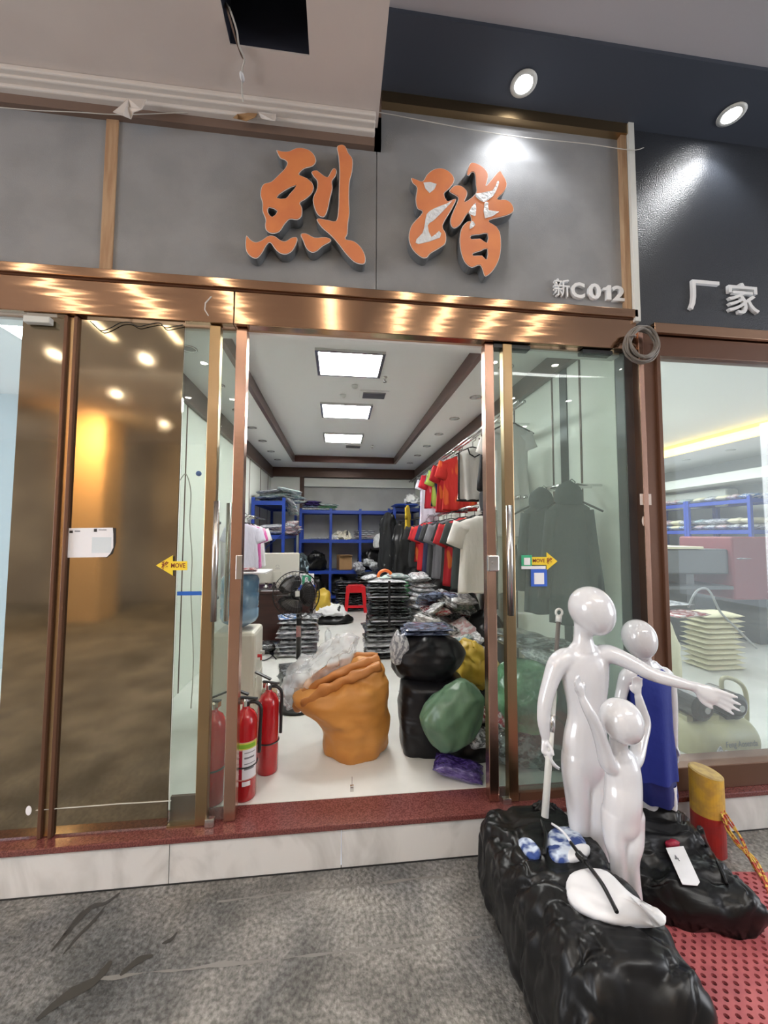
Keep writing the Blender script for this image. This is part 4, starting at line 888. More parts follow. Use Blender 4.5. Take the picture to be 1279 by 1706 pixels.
# stack beside the fan
p = PZ(490, 1098, FZ)
zt = stack(p.x+.02, p.y+.2, FZ, 8, .42, .34, .05, ['white','silver','grey','white'], 'bagged pale garment in the stack beside the fan', 'stack beside the fan', seed=8)
package('white bag with a blue print on top of the stack beside the fan', (p.x-.08, p.y+.2, zt+.02), (.24,.26,.04), (0,0,.2), 'skyblue', seed=3)
package('striped bagged garment on top of the stack, right one', (p.x+.14, p.y+.2, zt+.02), (.24,.26,.05), (0,0,-.2), 'grey', seed=4)
for l, px, py, c, s, r in (('dark grey bagged garment lying flat on the floor before the stack', 490,1116,'dark',(.30,.24,.03),.2), ('clear bagged black ball shaped item on the floor beside the fan pole', 478,1140,'dark',(.16,.14,.09),.5), ('white crumpled bag on the floor left of the clear bags', 462,1162,'white',(.26,.16,.05),.1), ('black bag on the floor at the left of the stack', 438,1090,'black',(.24,.2,.12),.3)):
    q = PZ(px, py, FZ); package(l, (q.x, q.y+.06, FZ+s[2]*.5), s, (0,0,r), c, seed=int(px) % 6)
pts = [PZ(x, y, FZ+.01) for x, y in ((430,1082),(445,1075),(455,1090),(440,1100),(430,1095),(445,1085),(460,1098))]
tag(MB().tube(spl(pts, 4, False), .006, 6).build('cable_heap', M['blackpl'], smooth=True), 'black cable looped on the floor beside the dispenser', 'cable')
# white heap on black bag
q = PZ(552, 1040, FZ)
clump('plastic_bag', 'flat black bag on the floor under the white shirts', 'bag', (q.x+.02, q.y+.15, FZ), (.30,.22,.13), M['bag'], 41, amp=.02)
clump('shirt_heap', 'white shirts heaped on the flat black bag', 'clothes', (q.x-.03, q.y+.16, FZ+.10), (.25,.18,.16), cloth('heap', (.72,.72,.72), (.02,.02,.02), 5, (.66,.68)), 42, amp=.04)
q = PZ(546, 1070, FZ)
t = thing('spray_bottle', 'empty clear plastic bottle standing on the white floor', 'bottle', (q.x, q.y, FZ))
MB().lathe([(.038,0),(.04,.01),(.04,.11),(.03,.135),(.014,.15),(.014,.16)], n=20).build('body', M['clear'], t, smooth=True); MB().lathe([(.016,.16),(.016,.185),(.001,.187)], n=14).build('cap', M['whitestrip'], t, smooth=True)

# red stool
q = PZ(590, 1020, FZ)
t = thing('plastic_stool', 'red plastic stool at the back of the shop', 'stool', (q.x+.02, q.y+.12, FZ))
Hs = .46
MB().box(-.13,.13,-.13,.13,Hs-.02,Hs).build('seat', M['redpl'], t, bevel=.012)
for sx in (-1, 1):
    for sy in (-1, 1):
        rings = []
        for z, o_, w_ in ((0,.165,.028),(.2,.148,.03),(Hs-.02,.125,.035)):
            c = Vector((sx*o_, sy*o_, z)); rings.append([c+Vector((a*w_*-sx if 0 else a*w_, b*w_, 0)) for a, b in ((-1,-1),(1,-1),(1,1),(-1,1))])
        MB().loft(rings).build('leg', M['redpl'], t, bevel=.006)
for k in range(4):
    mtx = Matrix.Rotation(k*math.pi/2, 4, 'Z')
    MB().box(-.12,.12,-.14,-.13,Hs-.13,Hs-.02, mtx=mtx).build('apron', M['redpl'], t); MB().box(-.15,.15,-.168,-.158,.08,.12, mtx=mtx).build('stretcher', M['redpl'], t)
q = PZ(612, 1015, FZ); clump('shirt_heap', 'small white heap on the floor right of the red stool', 'clothes', (q.x+.1, q.y, FZ), (.13,.1,.12), cloth('wht', (.7,.7,.7)), 44)

# ------------------------------------------------------------------ middle stacks and heaps
q = PZ(648, 1100, FZ)
zt = stack(q.x, q.y+.2, FZ, 6, .50, .36, .058, ['grey','silver','dark'], 'bagged garment in the wide lower half of the middle stack', 'tall middle stack, lower half', seed=21)
zt2 = stack(q.x+.0, q.y+.2, zt, 14, .42, .34, .037, ['dark','grey','dark','silver'], 'tied dark garment in the upper middle stack', 'tall middle stack, upper half', seed=22)
tag(MB().box(q.x-.012,q.x+.012,q.y+.0,q.y+.012,zt,zt2).build('binding_strap', M['black']), 'black strap tied around the tall middle stack', 'strap')
# orange neck ring, pale green bundle behind
q2 = PZ(640, 1060, FZ)
clump('garment_bundle', 'pale green and white bundle behind the tall middle stack', 'clothes', (q.x+.10, 3.3, .72), (.22,.15,.26), cloth('palegreen', (.50,.62,.58), (.1,.3,.16), 5, (.6,.64)), 51, amp=.035)
clump('garment_bundle', 'dark green glossy bundle right of the pale one', 'clothes', (q.x+.33, 3.35, .70), (.13,.13,.26), PK['green'], 52, amp=.03)
for a, (x, y, z, l) in enumerate(((q.x+.2,3.35,FZ,'black sack supporting the pale green bundle'),)): clump('plastic_bag', l, 'bag', (x, y, z), (.36,.22,.55), M['bag'], 53, amp=.03)
oc = Vector((PY(641, 985, 2.45).x, 2.45, zt2+.03)); tag(MB().tube([oc+Vector((.075*math.cos(a), .01*math.sin(a), .075*math.sin(a)-.01)) for a in [math.pi*k/14*1.0 for k in range(15)]], .018, 10).build('orange_collar', mat('orange_plastic', (.75,.16,.03), .4), smooth=True), 'orange arched handle piece on top of the tall middle stack', 'handle')
package('yellow and white printed bag on top of the middle stack', (oc.x+.15, 2.5, zt2+.03), (.22,.2,.06), (0,.1,.3), 'teal', seed=1)
package('small white bag on the left corner of the middle stack', (oc.x-.17, 2.5, zt2+.02), (.16,.16,.05), (0,-.2,.3), 'white', seed=4)
for i, (x, y, h, l) in enumerate(((1.30,1.55,.40,'black bag on the floor beneath the right rails, nearest the door'), (1.28,2.2,.55,'black bag on the floor beneath the right rails, second from the door'), (1.25,2.85,.62,'black bag on the floor beneath the right rails, middle one'), (1.22,3.5,.62,'black bag on the floor beneath the right rails, fourth from the door'), (1.20,4.2,.6,'black bag on the floor beneath the right rails, farthest one'))):
    clump('plastic_bag', l, 'bag', (x, y, FZ), (.22,.28,h+.24), M['bag'], 90+i, amp=.03)
# tall loose column of silver packs at right
q3 = PZ(710, 1075, FZ)
rng = random.Random(77)
zz = FZ
for i in range(18):
    tt = .05; wd = .34-.008*i
    package('clear bagged pale grey garment in the loose tall column below the lower rail', (.92+rng.uniform(-.03,.03), 2.50+rng.uniform(-.04,.04), zz+tt/2), (wd,.28,tt*1.25), (rng.uniform(-.12,.12), rng.uniform(-.12,.12), rng.uniform(-.5,.5)), rng.choice(['silver','silver','white']), 'loose tall column of bags', seed=i); zz += tt*.97
# heap of mixed packages at the right: grows out of the floor, several layers
heap_c = ['silver','white','grey','pink','navy','silver','white','red','teal','grey']
cname = {'silver':'silvery','white':'white','grey':'grey','pink':'pale pink','navy':'navy','red':'dark red','teal':'pale teal'}
for lay in range(9):
    k = lay/8; x0, x1 = .66+.02*lay, 1.42-.035*lay; y0, y1 = 1.22+.05*lay, 2.3-.055*lay
    for i in range(12-lay):
        c = rng.choice(heap_c); x = rng.uniform(x0, x1) if i % 2 else x0+(x1-x0)*((i/2)/(6-lay/2)); y = rng.uniform(y0, y1) if i % 3 else y0
        package('clear bagged '+cname[c]+' garment in the heap under the right rails', (x, y, FZ+.05+lay*.082+rng.uniform(0,.03)), (rng.uniform(.2,.34),rng.uniform(.18,.28),rng.uniform(.07,.11)), (rng.uniform(-.5,.5), rng.uniform(-.5,.5), rng.uniform(0,6)), c, cname[c]+' bags in the heap under the right rails', seed=i+lay)

# black upright wrapped column + round bag on top
o = sack('wrapped_bale', [(0,0,0,.19,.14),(.02,0,0,.205,.155),(.2,0,0,.21,.16),(.32,0,0,.205,.16),(.40,0,0,.19,.15),(.42,0,0,.05,.05)], M['bagv'], amp=.016, sc=5, seed=61, sq=.62, loc=(.60,.60,FZ)); tag(o, 'upright black wrapped bale standing on the white floor', 'bag')
o = sack('plastic_bag', [(0,0,0,.08,.07),(.02,0,0,.17,.14),(.09,0,0,.225,.18),(.17,.01,0,.235,.185),(.24,.01,0,.19,.16),(.28,0,0,.14,.12),(.30,0,0,.02,.02)], M['bagv'], amp=.024, sc=7, seed=62, rad=.02, loc=(.57,.66,.585)); tag(o, 'round black plastic bag resting on the upright black bale', 'bag')
for i, (c, l) in enumerate((('navy','navy bagged garment lying on the round black bag, lower one'), ('navy','navy bagged garment with white edge on top of the round black bag'))): package(l, (.56+.02*i, .66, .885+.026*i), (.30,.22,.032), (0,0,.05*i-.1), c, 'navy bags on the round black bag', seed=i)
package('white crumpled bag hanging at the left of the round black bag', (.385,.58,.80), (.10,.10,.20), (0,.1,.2), 'white', seed=3)
# green sack, yellow sack, low black bags
o = sack('woven_sack', [(0,-.03,0,.02,.02),(.03,-.02,0,.07,.06),(.10,-.01,0,.14,.085),(.20,.0,.0,.175,.10),(.29,.03,.0,.15,.1),(.35,.05,.01,.09,.07),(.39,.06,.01,.03,.03)], M['gsack'], amp=.018, sc=6, seed=63, loc=(.645,.33,.30), rad=.03); tag(o, 'pale green woven sack slumped against the black bale', 'sack')
o = sack('plastic_bag', [(0,0,0,.15,.12),(.05,0,0,.18,.14),(.15,0,0,.17,.12),(.24,0,0,.1,.08),(.26,0,0,.02,.02)], M['bag'], amp=.02, seed=64, loc=(.82,.50,FZ)); tag(o, 'low black bag on the floor under the green sack', 'bag')
o = sack('woven_sack', [(0,0,0,.08,.08),(.05,0,0,.15,.13),(.16,0,0,.17,.15),(.26,-.03,0,.13,.12),(.34,-.05,0,.05,.05),(.36,-.05,0,.01,.01)], M['ysack'], amp=.035, sc=8, seed=65, rad=.05, loc=(.97,.92,.40)); tag(o, 'yellow woven sack on the dark bags right of the round black bag', 'sack')
o = sack('plastic_bag', [(0,0,0,.18,.16),(.06,0,0,.2,.18),(.16,0,0,.18,.16),(.22,0,0,.1,.1),(.24,0,0,.02,.02)], M['bag'], amp=.03, seed=66, loc=(.95,.92,FZ)); tag(o, 'black bag under the yellow sack', 'bag')
package('purple bagged garment lying on the floor by the right door', (.66,.27,.245), (.26,.15,.075), (R_(4),R_(8),R_(-22)), 'purple', seed=5)
package('small dark bagged garment between the green sack and the right door', (.80,.36,.36), (.18,.14,.08), (.5,.2,.4), 'grey', seed=2)
package('red and grey bagged garment against the right door post', (.84,.42,.46), (.16,.12,.07), (.6,.3,.8), 'red', seed=3)

# orange sack with clear plastic
o = sack('woven_sack', [(0,.115,0,.12,.1),(.015,.115,0,.185,.16),(.10,.12,0,.20,.185),(.20,.10,0,.225,.195),(.29,.055,0,.262,.2),(.34,.035,0,.278,.19),(.39,.05,0,.262,.17),(.44,.10,.02,.21,.14),(.49,.17,.02,.13,.1),(.52,.19,.02,.08,.05),(.53,.19,.02,.02,.02)], M['osack'], amp=.026, sc=6, seed=71, rad=.02, radn=7, loc=(0,.60,FZ)); tag(o, 'large orange woven sack full of goods near the entrance', 'sack')
mb = MB()
for k, (dy, dz, r_) in enumerate(((-.10,-.015,.034), (-.035,.02,.03), (.06,.035,.03))):
    P = spl([(-.235,.60+dy*.6,.505+dz), (-.16,.58+dy,.56+dz), (-.08,.57+dy,.615+dz), (.02,.58+dy,.655+dz), (.13,.60+dy,.695+dz), (.26,.62+dy*.6,.715+dz*.5)], 7, False)
    mb.tube(P, [r_*(.75+.5*abs(noise.noise(p*14+Vector((k,0,0))))) for p in P], 18)
mo = mb.build('folded_mouth', mat('orange_sack_inside', (.42,.16,.035), .55, bump=.6, bscale=5, ridge=1, ridged=.7, bdist=.03), o, smooth=True, loc=(0,-.60,-FZ)); jit(mo, .014, 16, 3)
o = sack('clear_bag', [(0,-.02,0,.12,.07),(.05,0,0,.17,.10),(.12,.03,.02,.17,.11),(.20,.10,.04,.12,.09),(.27,.17,.05,.06,.05),(.30,.19,.05,.01,.01)], M['clear'], amp=.05, sc=10, seed=75, rad=.12, loc=(-.11,.62,.575)); tag(o, 'crumpled clear plastic bags spilling over the orange sack', 'plastic bag')
o = sack('clear_bag', [(0,0,0,.05,.04),(.05,0,0,.08,.06),(.14,0,0,.07,.05),(.19,0,0,.01,.01)], M['clear'], amp=.04, sc=12, seed=76, rad=.1, loc=(-.25,.60,.47)); tag(o, 'smaller clear plastic wad at the left of the orange sack', 'plastic bag')
q = PZ(586, 1318, FZ); t = thing('door_bolt', 'tiny metal door bolt hanging at the sill before the orange sack', 'bolt', (q.x, q.y, FZ))
MB().box(-.009,.009,-.008,.008,.0,.028).build('bolt_body', M['steel'], t, bevel=.002); MB().cyl((0,0,.028),(0,0,.07),.0015).build('pin', M['steel'], t)
# behind right glass: bags
o = sack('plastic_bag', [(0,0,0,.16,.12),(.1,0,0,.2,.15),(.32,0,0,.19,.15),(.45,0,0,.13,.1),(.5,0,0,.02,.02)], M['bag'], amp=.03, seed=81, loc=(1.28,.34,FZ)); tag(o, 'black bag on the floor behind the right window pane', 'bag')
o = sack('green_film_bag', [(0,0,0,.10,.08),(.1,0,0,.17,.12),(.25,0,0,.17,.12),(.35,0,0,.1,.08),(.38,0,0,.02,.02)], PK['green'], amp=.035, seed=82, loc=(1.06,.30,.42)); tag(o, 'green plastic wrapped bundle behind the right window pane', 'bag')
for i, (x, y, z, s, c, l) in enumerate(((1.02,.33,.30,(.3,.2,.2),'dark','dark bundle at the bottom behind the right window'), (1.18,.42,.86,(.4,.26,.08),'grey','grey bagged coat laid on the heap behind the right window'), (1.05,.40,.92,(.34,.22,.05),'dark','dark bagged coat over the green bundle behind the right window'), (1.20,.36,.80,(.28,.2,.08),'silver','clear bagged item over the green bundle behind the right window'), (1.30,.4,.72,(.3,.24,.12),'green','green bagged item at the right behind the right window'), (.96,.32,.50,(.10,.12,.16),'red','red printed bag behind the right gold stile'))):
    package(l, (x, y, z), s, (.2*i-.4, .15, .3*i), c, seed=i)
pl = PY(905, 1050, .2)

# ================================================================== NEIGHBOUR SHOP
wall('floor_neighbour', M['floor'], 1.60, 7.2, .17, 8.0, .1, FZ)
wall('wall_neighbour_back', mat('nwall', (.5,.52,.5), .6), 1.6, 7.2, 8.0, 8.1, FZ, 3.1)
wall('wall_neighbour_right', mat('nwall', (.5,.52,.5), .6), 6.6, 6.7, .1, 8.0, FZ, 3.1)
wall('ceiling_neighbour', M['ceil'], 1.6, 5.3, .1, 8.0, 2.95, 3.05)
struct(MB().box(5.3, 6.7, .1, 8.0, 2.78, 2.85).build('ceiling_neighbour_soffit', M['ceil']))
struct(MB().box(5.28, 5.31, .1, 8.0, 2.78, 2.95).build('trim_20', M['yellowE']))
struct(MB().box(6.0, 6.6, .1, 8.0, 2.35, 2.5).build('trim_21', M['shopwall']))
def npanel(x, y, s, label, e=None):
    t = thing('panel_light', label, 'light', (x, y, 2.95), 0, 'panel lights in the right neighbouring shop')
    MB().box(-s-.02,s+.02,-s-.02,s+.02,-.015,0).build('frame', M['whitestrip'], t); MB().box(-s,s,-s,s,-.02,-.012).build('diffuser', e or M['neiE'], t)
npanel(2.15, 1.05, .3, 'bright panel light at the top left of the right neighbouring window')
npanel(3.9, 5.3, .3, 'far panel light in the right neighbouring shop')
t = thing('ceiling_hatch', 'square access hatch outline in the neighbouring shop ceiling', 'hatch', (3.05, 2.0, 2.948)); 
for a in ((-.2,.2,-.2,-.19),(-.2,.2,.19,.2),(-.2,-.19,-.2,.2),(.19,.2,-.2,.2)): MB().box(a[0],a[1],a[2],a[3],-.004,0).build('hatch_edge', M['dgreen'], t)
for i in range(9):
    y = 1.0+i*.75; t = thing('recessed_spotlight', 'small lit spotlight in the neighbouring shop side soffit', 'light', (5.75, y, 2.78), 0, 'spotlights in the neighbouring soffit')
    MB().lathe([(.06,0),(.06,-.008),(.045,-.01)], n=16).build('trim_ring', M['whitestrip'], t); MB().lathe([(.001,-.009),(.045,-.009)], n=16).build('lens', M['neiE'], t)
# compressor close to the window
cp = PY(1182, 1228, .42)
t = thing('air_compressor', 'cream air compressor with two black motors behind the neighbouring window', 'compressor', (cp.x, .42, FZ+.02), 0)
zc = cp.z-t.location.z; rT, LT = .135, .26
rings = []
for u in (-1, -.97, -.9, -.75, .75, .9, .97, 1):
    rr = rT*math.sqrt(max(0.001, 1-max(0, (abs(u)-.75)/.25)**2.2)); rings.append([(LT*u, rr*math.cos(a), zc+rr*math.sin(a)) for a in [2*math.pi*k/32 for k in range(32)]])
MB().loft(rings).build('tank', M['tank'], t, smooth=True)
for sx in (-1, 1): MB().box(sx*.17-.02,sx*.17+.02,-.08,.08,-.02,zc-rT+.02).build('foot', M['tank'], t)
for x in (-.13, .10):
    o = MB().tube([(x,-.09,zc+.22),(x,.09,zc+.22)], [.075,.075], 24).tube([(x,-.11,zc+.22),(x,-.09,zc+.22)], [.05,.078], 24).box(x-.03,x+.03,-.05,.05,zc+.12,zc+.2).build('motor', M['blackpl'], t, smooth=False)
    MB().tube([(x,-.125,zc+.22),(x,-.11,zc+.22)], .02, 12).build('hub', M['steel'], o)
MB().tube([(-.08,0,zc+.24),(.06,0,zc+.24)], .05, 16).build('pump_body', M['steel'], t, smooth=True)
MB().tube(spl([(.14,0,zc+.12),(.10,0,zc+.30),(.12,0,zc+.36),(.22,0,zc+.33),(.27,0,zc+.25),(.265,0,zc+.05)], 5, False), .013, 10).build('carry_handle', M['tank'], t, smooth=True)
MB().box(-.2,.02,-.05,.05,zc+rT-.01,zc+rT+.02).build('mount_plate', M['tank'], t)
tx = textobj('lettering', 'Feng Aosenda', .05, M['dgreen'], (-.03,-.1372,zc-.004), depth=.0006, parent=t, fit=(.21,.045)); tx.rotation_euler = (R_(90-4),0,0)
package('pale cloth rag hanging before the compressor', (cp.x-.11,.24,cp.z-.06), (.10,.03,.18), (0,.15,0), 'white', seed=3, name='rag', cat='cloth')
# machine, table
t = thing('printing_machine', 'large dark grey machine with dark red side in the neighbouring shop', 'machine', (4.35, 2.75, FZ), R_(-4))
gm = mat('machine_grey', (.07,.08,.085), .45); rm = mat('machine_red', (.20,.04,.05), .5)
MB().box(-1.0,.35,-.35,.35,.85,1.15).build('body', gm, t, bevel=.02); MB().box(-1.2,.0,-.4,.4,1.15,1.18).build('cover', M['cream'], t, bevel=.004)
MB().box(.35,.95,-.4,.4,.55,1.3).build('side_cabinet', rm, t, bevel=.02)
for x in (-.9,-.1,.8): MB().box(x-.05,x+.05,-.3,.3,0,.86).build('leg', gm, t)
MB().box(-1.25,.3,-.45,.4,.68,.72).build('lower_tray', gm, t, bevel=.004)
tag(MB().tube(spl([PY(1146,1012,1.6), PY(1160,985,1.6), PY(1180,983,1.6), PY(1200,1020,1.6), PY(1225,1045,1.6), PY(1260,1080,1.6)], 5, False), .010, 8).build('air_hose', mat('grey_hose', (.3,.31,.31), .5), smooth=True), 'grey air hose arching over the dark machine', 'hose')
for i, (a, l, c, s, r) in enumerate((((1135,1022,1.5),'red and white folded cloths on the machine tray','red',(.42,.25,.05),.2), ((1110,1005,1.7),'white folded cloth on the machine tray edge','white',(.4,.25,.03),.1), ((1230,930,2.4),'white folded cloth on top of the machine','white',(.26,.2,.03),.1))):
    p = PY(*a); package(l, p, s, (0,0,r), c, seed=i, name='folded_cloth', cat='cloth')
p = PY(1193, 1170, 1.75)
for i in range(11):
    package('folded cream cloth in the tall pile behind the compressor', (p.x-.02+rng.uniform(-.01,.01), 1.75, FZ+.02+i*.05), (.42,.3,.054), (0,0,rng.uniform(-.05,.05)), 'cream_cloth', 'cream cloth pile behind the compressor', seed=i, name='folded_cloth', cat='cloth')
o = sack('cream_bag', [(0,0,0,.12,.1),(.2,0,0,.14,.12),(.5,0,0,.12,.1),(.7,0,0,.05,.05)], M['cream'], amp=.03, seed=91, loc=(PY(1108,1090,.9).x, .95, FZ)); tag(o, 'cream cloth sack beside the brown pillar in the neighbouring shop', 'sack')
for k in range(3):
    y0 = 3.1+k*1.05
    rack(('nearest','middle','farthest')[k]+' blue rack of cloth along the neighbouring shop side wall', 5.85, 6.4, y0, y0+1.0, [.7,1.15,1.6,2.05], 2.07, 1)
    for lv in (.70,1.15,1.6,2.05):
        for i in range(5):
            for j in range(2 if lv < 2 else 1):
                c = rng.choice(['teal','silver','pink','white','skyblue','cream_cloth'])
                package('folded '+{'teal':'pale teal','silver':'silvery','pink':'pale pink','white':'white','skyblue':'blue and white','cream_cloth':'cream'}[c]+' garment on the neighbouring shop racks', (6.1, y0+.12+i*.19, lv+.05+j*.09), (.42,.18,.09), (0,0,rng.uniform(-.1,.1)), c, c.split('_')[0]+' garments on the neighbouring racks', seed=i+j)
t = thing('air_conditioner', 'long white wall air conditioner in the neighbouring shop', 'air conditioner', (6.35, 5.2, 2.0), 0)
MB().box(0,.25,-1.3,.9,0,.30).build('casing', M['shopwall'], t, bevel=.03); MB().box(-.01,.0,-1.2,.8,.03,.07).build('louvre', M['whitestrip'], t)

# ================================================================== MANNEQUINS
def metaskin(name, chains, voxel, mm, parent=None, smooth_it=6, extra=None):
    """chains: list of [(point, rx, ry), ...]; lofted, remeshed to one continuous skin"""
    mb = MB()
    for ch in chains:
        if ch[0] == 'egg':
            _, a, b, rw = ch; a, b = Vector(a), Vector(b); t = (b-a).normalized(); L_ = (b-a).length; sd = Vector((0,1,0)).cross(t).normalized(); dp = t.cross(sd); rg = []
            for i in range(1, 30):
                u = .5-.5*math.cos(math.pi*i/30); c0 = .44
                g = math.sqrt(max(0, 1-((c0-u)/c0)**2)) if u < c0 else (max(0, 1-((u-c0)/(1-c0))**2.15))**.58
                rg.append([a+t*L_*u+sd*rw*g*math.cos(2*math.pi*k/28)+dp*rw*1.08*g*math.sin(2*math.pi*k/28) for k in range(28)])
            mb.loft(rg); continue
        pts = [Vector(c[0]) for c in ch]; rr = [c[1] for c in ch]; ry = [c[2] if len(c) > 2 else c[1] for c in ch]
        P = spl(pts, 4, False) if len(pts) > 2 else pts; Q = spl([Vector((a, b, 0)) for a, b in zip(rr, ry)], 4, False) if len(pts) > 2 else [Vector((a, b, 0)) for a, b in zip(rr, ry)]
        rings = []; n = 18
        def ring(c, t, a, b):
            side = Vector((0,1,0)).cross(t)
            if side.length < .25: side = Vector((1,0,0)) - t*t.x
            side.normalize(); dep = t.cross(side).normalized()
            return [c+side*a*math.cos(2*math.pi*k/n)+dep*b*math.sin(2*math.pi*k/n) for k in range(n)]
        T = [(P[min(i+1, len(P)-1)]-P[max(i-1, 0)]).normalized() for i in range(len(P))]
        for s in (.05, .45, .8): h_ = math.sqrt(1-s*s); m0 = min(Q[0].x, Q[0].y); rings.append(ring(P[0]-T[0]*m0*h_, T[0], Q[0].x*s, Q[0].y*s))
        for c, t_, q_ in zip(P, T, Q): rings.append(ring(c, t_, q_.x, q_.y))
        for s in (.8, .45, .05): h_ = math.sqrt(1-s*s); m0 = min(Q[-1].x, Q[-1].y); rings.append(ring(P[-1]+T[-1]*m0*h_, T[-1], Q[-1].x*s, Q[-1].y*s))
        mb.loft(rings)
    if extra: extra(mb)
    o = mb.build(name+'_raw', mm)
    md = o.modifiers.new('r', 'REMESH'); md.mode = 'VOXEL'; md.voxel_size = voxel; md.use_smooth_shade = True
    sm = o.modifiers.new('s', 'SMOOTH'); sm.factor = .5; sm.iterations = smooth_it
    dg = bpy.context.evaluated_depsgraph_get(); me = bpy.data.meshes.new_from_object(o.evaluated_get(dg)); me.name = name
    bpy.data.objects.remove(o)
    for p in me.polygons: p.use_smooth = True
    ob = bpy.data.objects.new(name, me); col.objects.link(ob)
    if parent is not None: ob.parent = parent
    return ob
def hand(wrist, tip, palm_n, thumb_side, size, curl=.15, spread=.16):
    """palm and five finger chains; palm_n = palm normal, returns chains"""
    w_, d = Vector(wrist), (Vector(tip)-Vector(wrist)).normalized(); nrm = Vector(palm_n).normalized(); nrm = (nrm-d*nrm.dot(d)).normalized(); s = d.cross(nrm)*thumb_side
    L = size; ch = []
    ch.append([(w_-d*.01, .017*L/.13, .014*L/.13), (w_+d*L*.15, .022*L/.13, .013*L/.13), (w_+d*L*.33, .027*L/.13, .012*L/.13), (w_+d*L*.46, .027*L/.13, .0105*L/.13)])
    for k in range(4):
        o_ = (1.5-k)/1.5; base = w_+d*L*.42+s*o_*.021*L/.13; fl = L*(.50, .56, .52, .42)[k]
        dd = (d+s*o_*spread).normalized(); r = .0068*L/.13
        p1 = base+dd*fl*.45+nrm*curl*fl*.12; p2 = base+dd*fl*.75+nrm*curl*fl*.4; p3 = base+dd*fl*.97+nrm*curl*fl*.8
        ch.append([(base, r*1.15), (p1, r*1.05), (p2, r*.95), (p3, r*.78)])
    tb = w_+d*L*.14+s*.019*L/.13; td = (d*.75+s*.65+nrm*.15).normalized()
    ch.append([(tb, .0095*L/.13), (tb+td*L*.2, .0085*L/.13), (tb+(td+d*.5).normalized()*L*.38, .0068*L/.13)])
    return ch
def egg(mb_, c, rw, rh, axis, back):
    pass
def headchain(top, chin, r, ry=None):
    top, chin = Vector(top), Vector(chin); d = chin-top; ry = ry or r
    return [(top+d*.24, r*.80, ry*.80), (top+d*.36, r*.98, ry*.98), (top+d*.50, r, ry), (top+d*.66, r*.86, ry*.88), (top+d*.80, r*.64, ry*.66), (top+d*.90, r*.42, ry*.42)]
# --- taller white mannequin
Y1 = -.40
def q1(x, y, dy=0): return PY(x, y, Y1+dy)
S = (1.475)/FPX       # metres per pixel at that depth
def rr(px): return px*S
ch = [('egg', q1(967,979), q1(1006,1058,-.03), rr(36)),
      [(q1(972,1040), rr(16), rr(16)), (q1(971,1062), rr(15.5), rr(15)), (q1(972,1082), rr(22), rr(19))],
      [(q1(972,1084), rr(30), rr(17)), (q1(972,1100), rr(44), rr(24)), (q1(974,1130), rr(42), rr(27)), (q1(976,1165), rr(35), rr(25)), (q1(976,1195), rr(32), rr(24)), (q1(975,1225), rr(37), rr(27)), (q1(975,1255), rr(39), rr(29)), (q1(977,1280), rr(34), rr(26)), (q1(977,1300), rr(22), rr(20))],
      [(q1(958,1258), rr(21), rr(26)), (q1(958,1285), rr(22), rr(24)), (q1(962,1330), rr(19.5), rr(22)), (q1(968,1400), rr(17), rr(18)), (PY(972,1440,Y1), rr(14.5), rr(15)), (Vector((q1(972,1440).x,Y1,.30)), rr(15.5), rr(17)), (Vector((q1(972,1440).x,Y1,.12)), rr(10.5), rr(11)), (Vector((q1(972,1440).x,Y1,.05)), rr(10), rr(12))],
      [(q1(995,1258), rr(21), rr(26)), (q1(995,1285), rr(22), rr(24)), (q1(996,1330,-.02), rr(19.5), rr(22)), (q1(998,1400,-.03), rr(17), rr(18)), (PY(1000,1440,Y1-.03), rr(14.5), rr(15)), (Vector((q1(1000,1440).x,Y1-.03,.30)), rr(15.5), rr(17)), (Vector((q1(1000,1440).x,Y1-.02,.12)), rr(10.5), rr(11)), (Vector((q1(1000,1440).x,Y1-.02,.05)), rr(10), rr(12))],
      # held arm (viewer left)
      [(q1(944,1096), rr(18), rr(18)), (q1(929,1106), rr(17), rr(17)), (q1(917,1135), rr(13.5), rr(14)), (q1(908,1168), rr(12), rr(12.5)), (q1(905,1200,.0), rr(10.5), rr(11)), (q1(908,1226,.0), rr(7.8), rr(8.5))],
      # stretched arm (viewer right)
      [(q1(1000,1092), rr(18), rr(18)), (q1(1017,1090,-.02), rr(15.5), rr(16)), (q1(1050,1104,-.06), rr(13), rr(13)), (q1(1083,1122,-.10), rr(11.5), rr(12)), (q1(1120,1134,-.14), rr(10), rr(10.5)), (q1(1152,1143,-.17), rr(7.5), rr(8))]]
for xx in (972, 1000):
    fx = q1(xx,1440).x; ch.append([(Vector((fx,Y1+.02,.03)), .026, .024), (Vector((fx,Y1-.06,.025)), .03, .02), (Vector((fx,Y1-.13,.018)), .028, .014)])
ch += hand(q1(1156,1144,-.17), q1(1206,1166,-.22), (0,-1,-.3), 1, .135, .15, .14)
wr_, tp_ = q1(908,1230,-.0), q1(911,1262,-.02)
ch += hand(wr_, tp_, (.95,.15,0), 1, .105, .9, .05)
mn = metaskin('body', ch, .0042, M['mann'], None, 10); mn.name = 'mannequin'
tag(mn, 'taller glossy white child mannequin with one arm stretched out, holding a white pole', 'mannequin', 'white child mannequins')
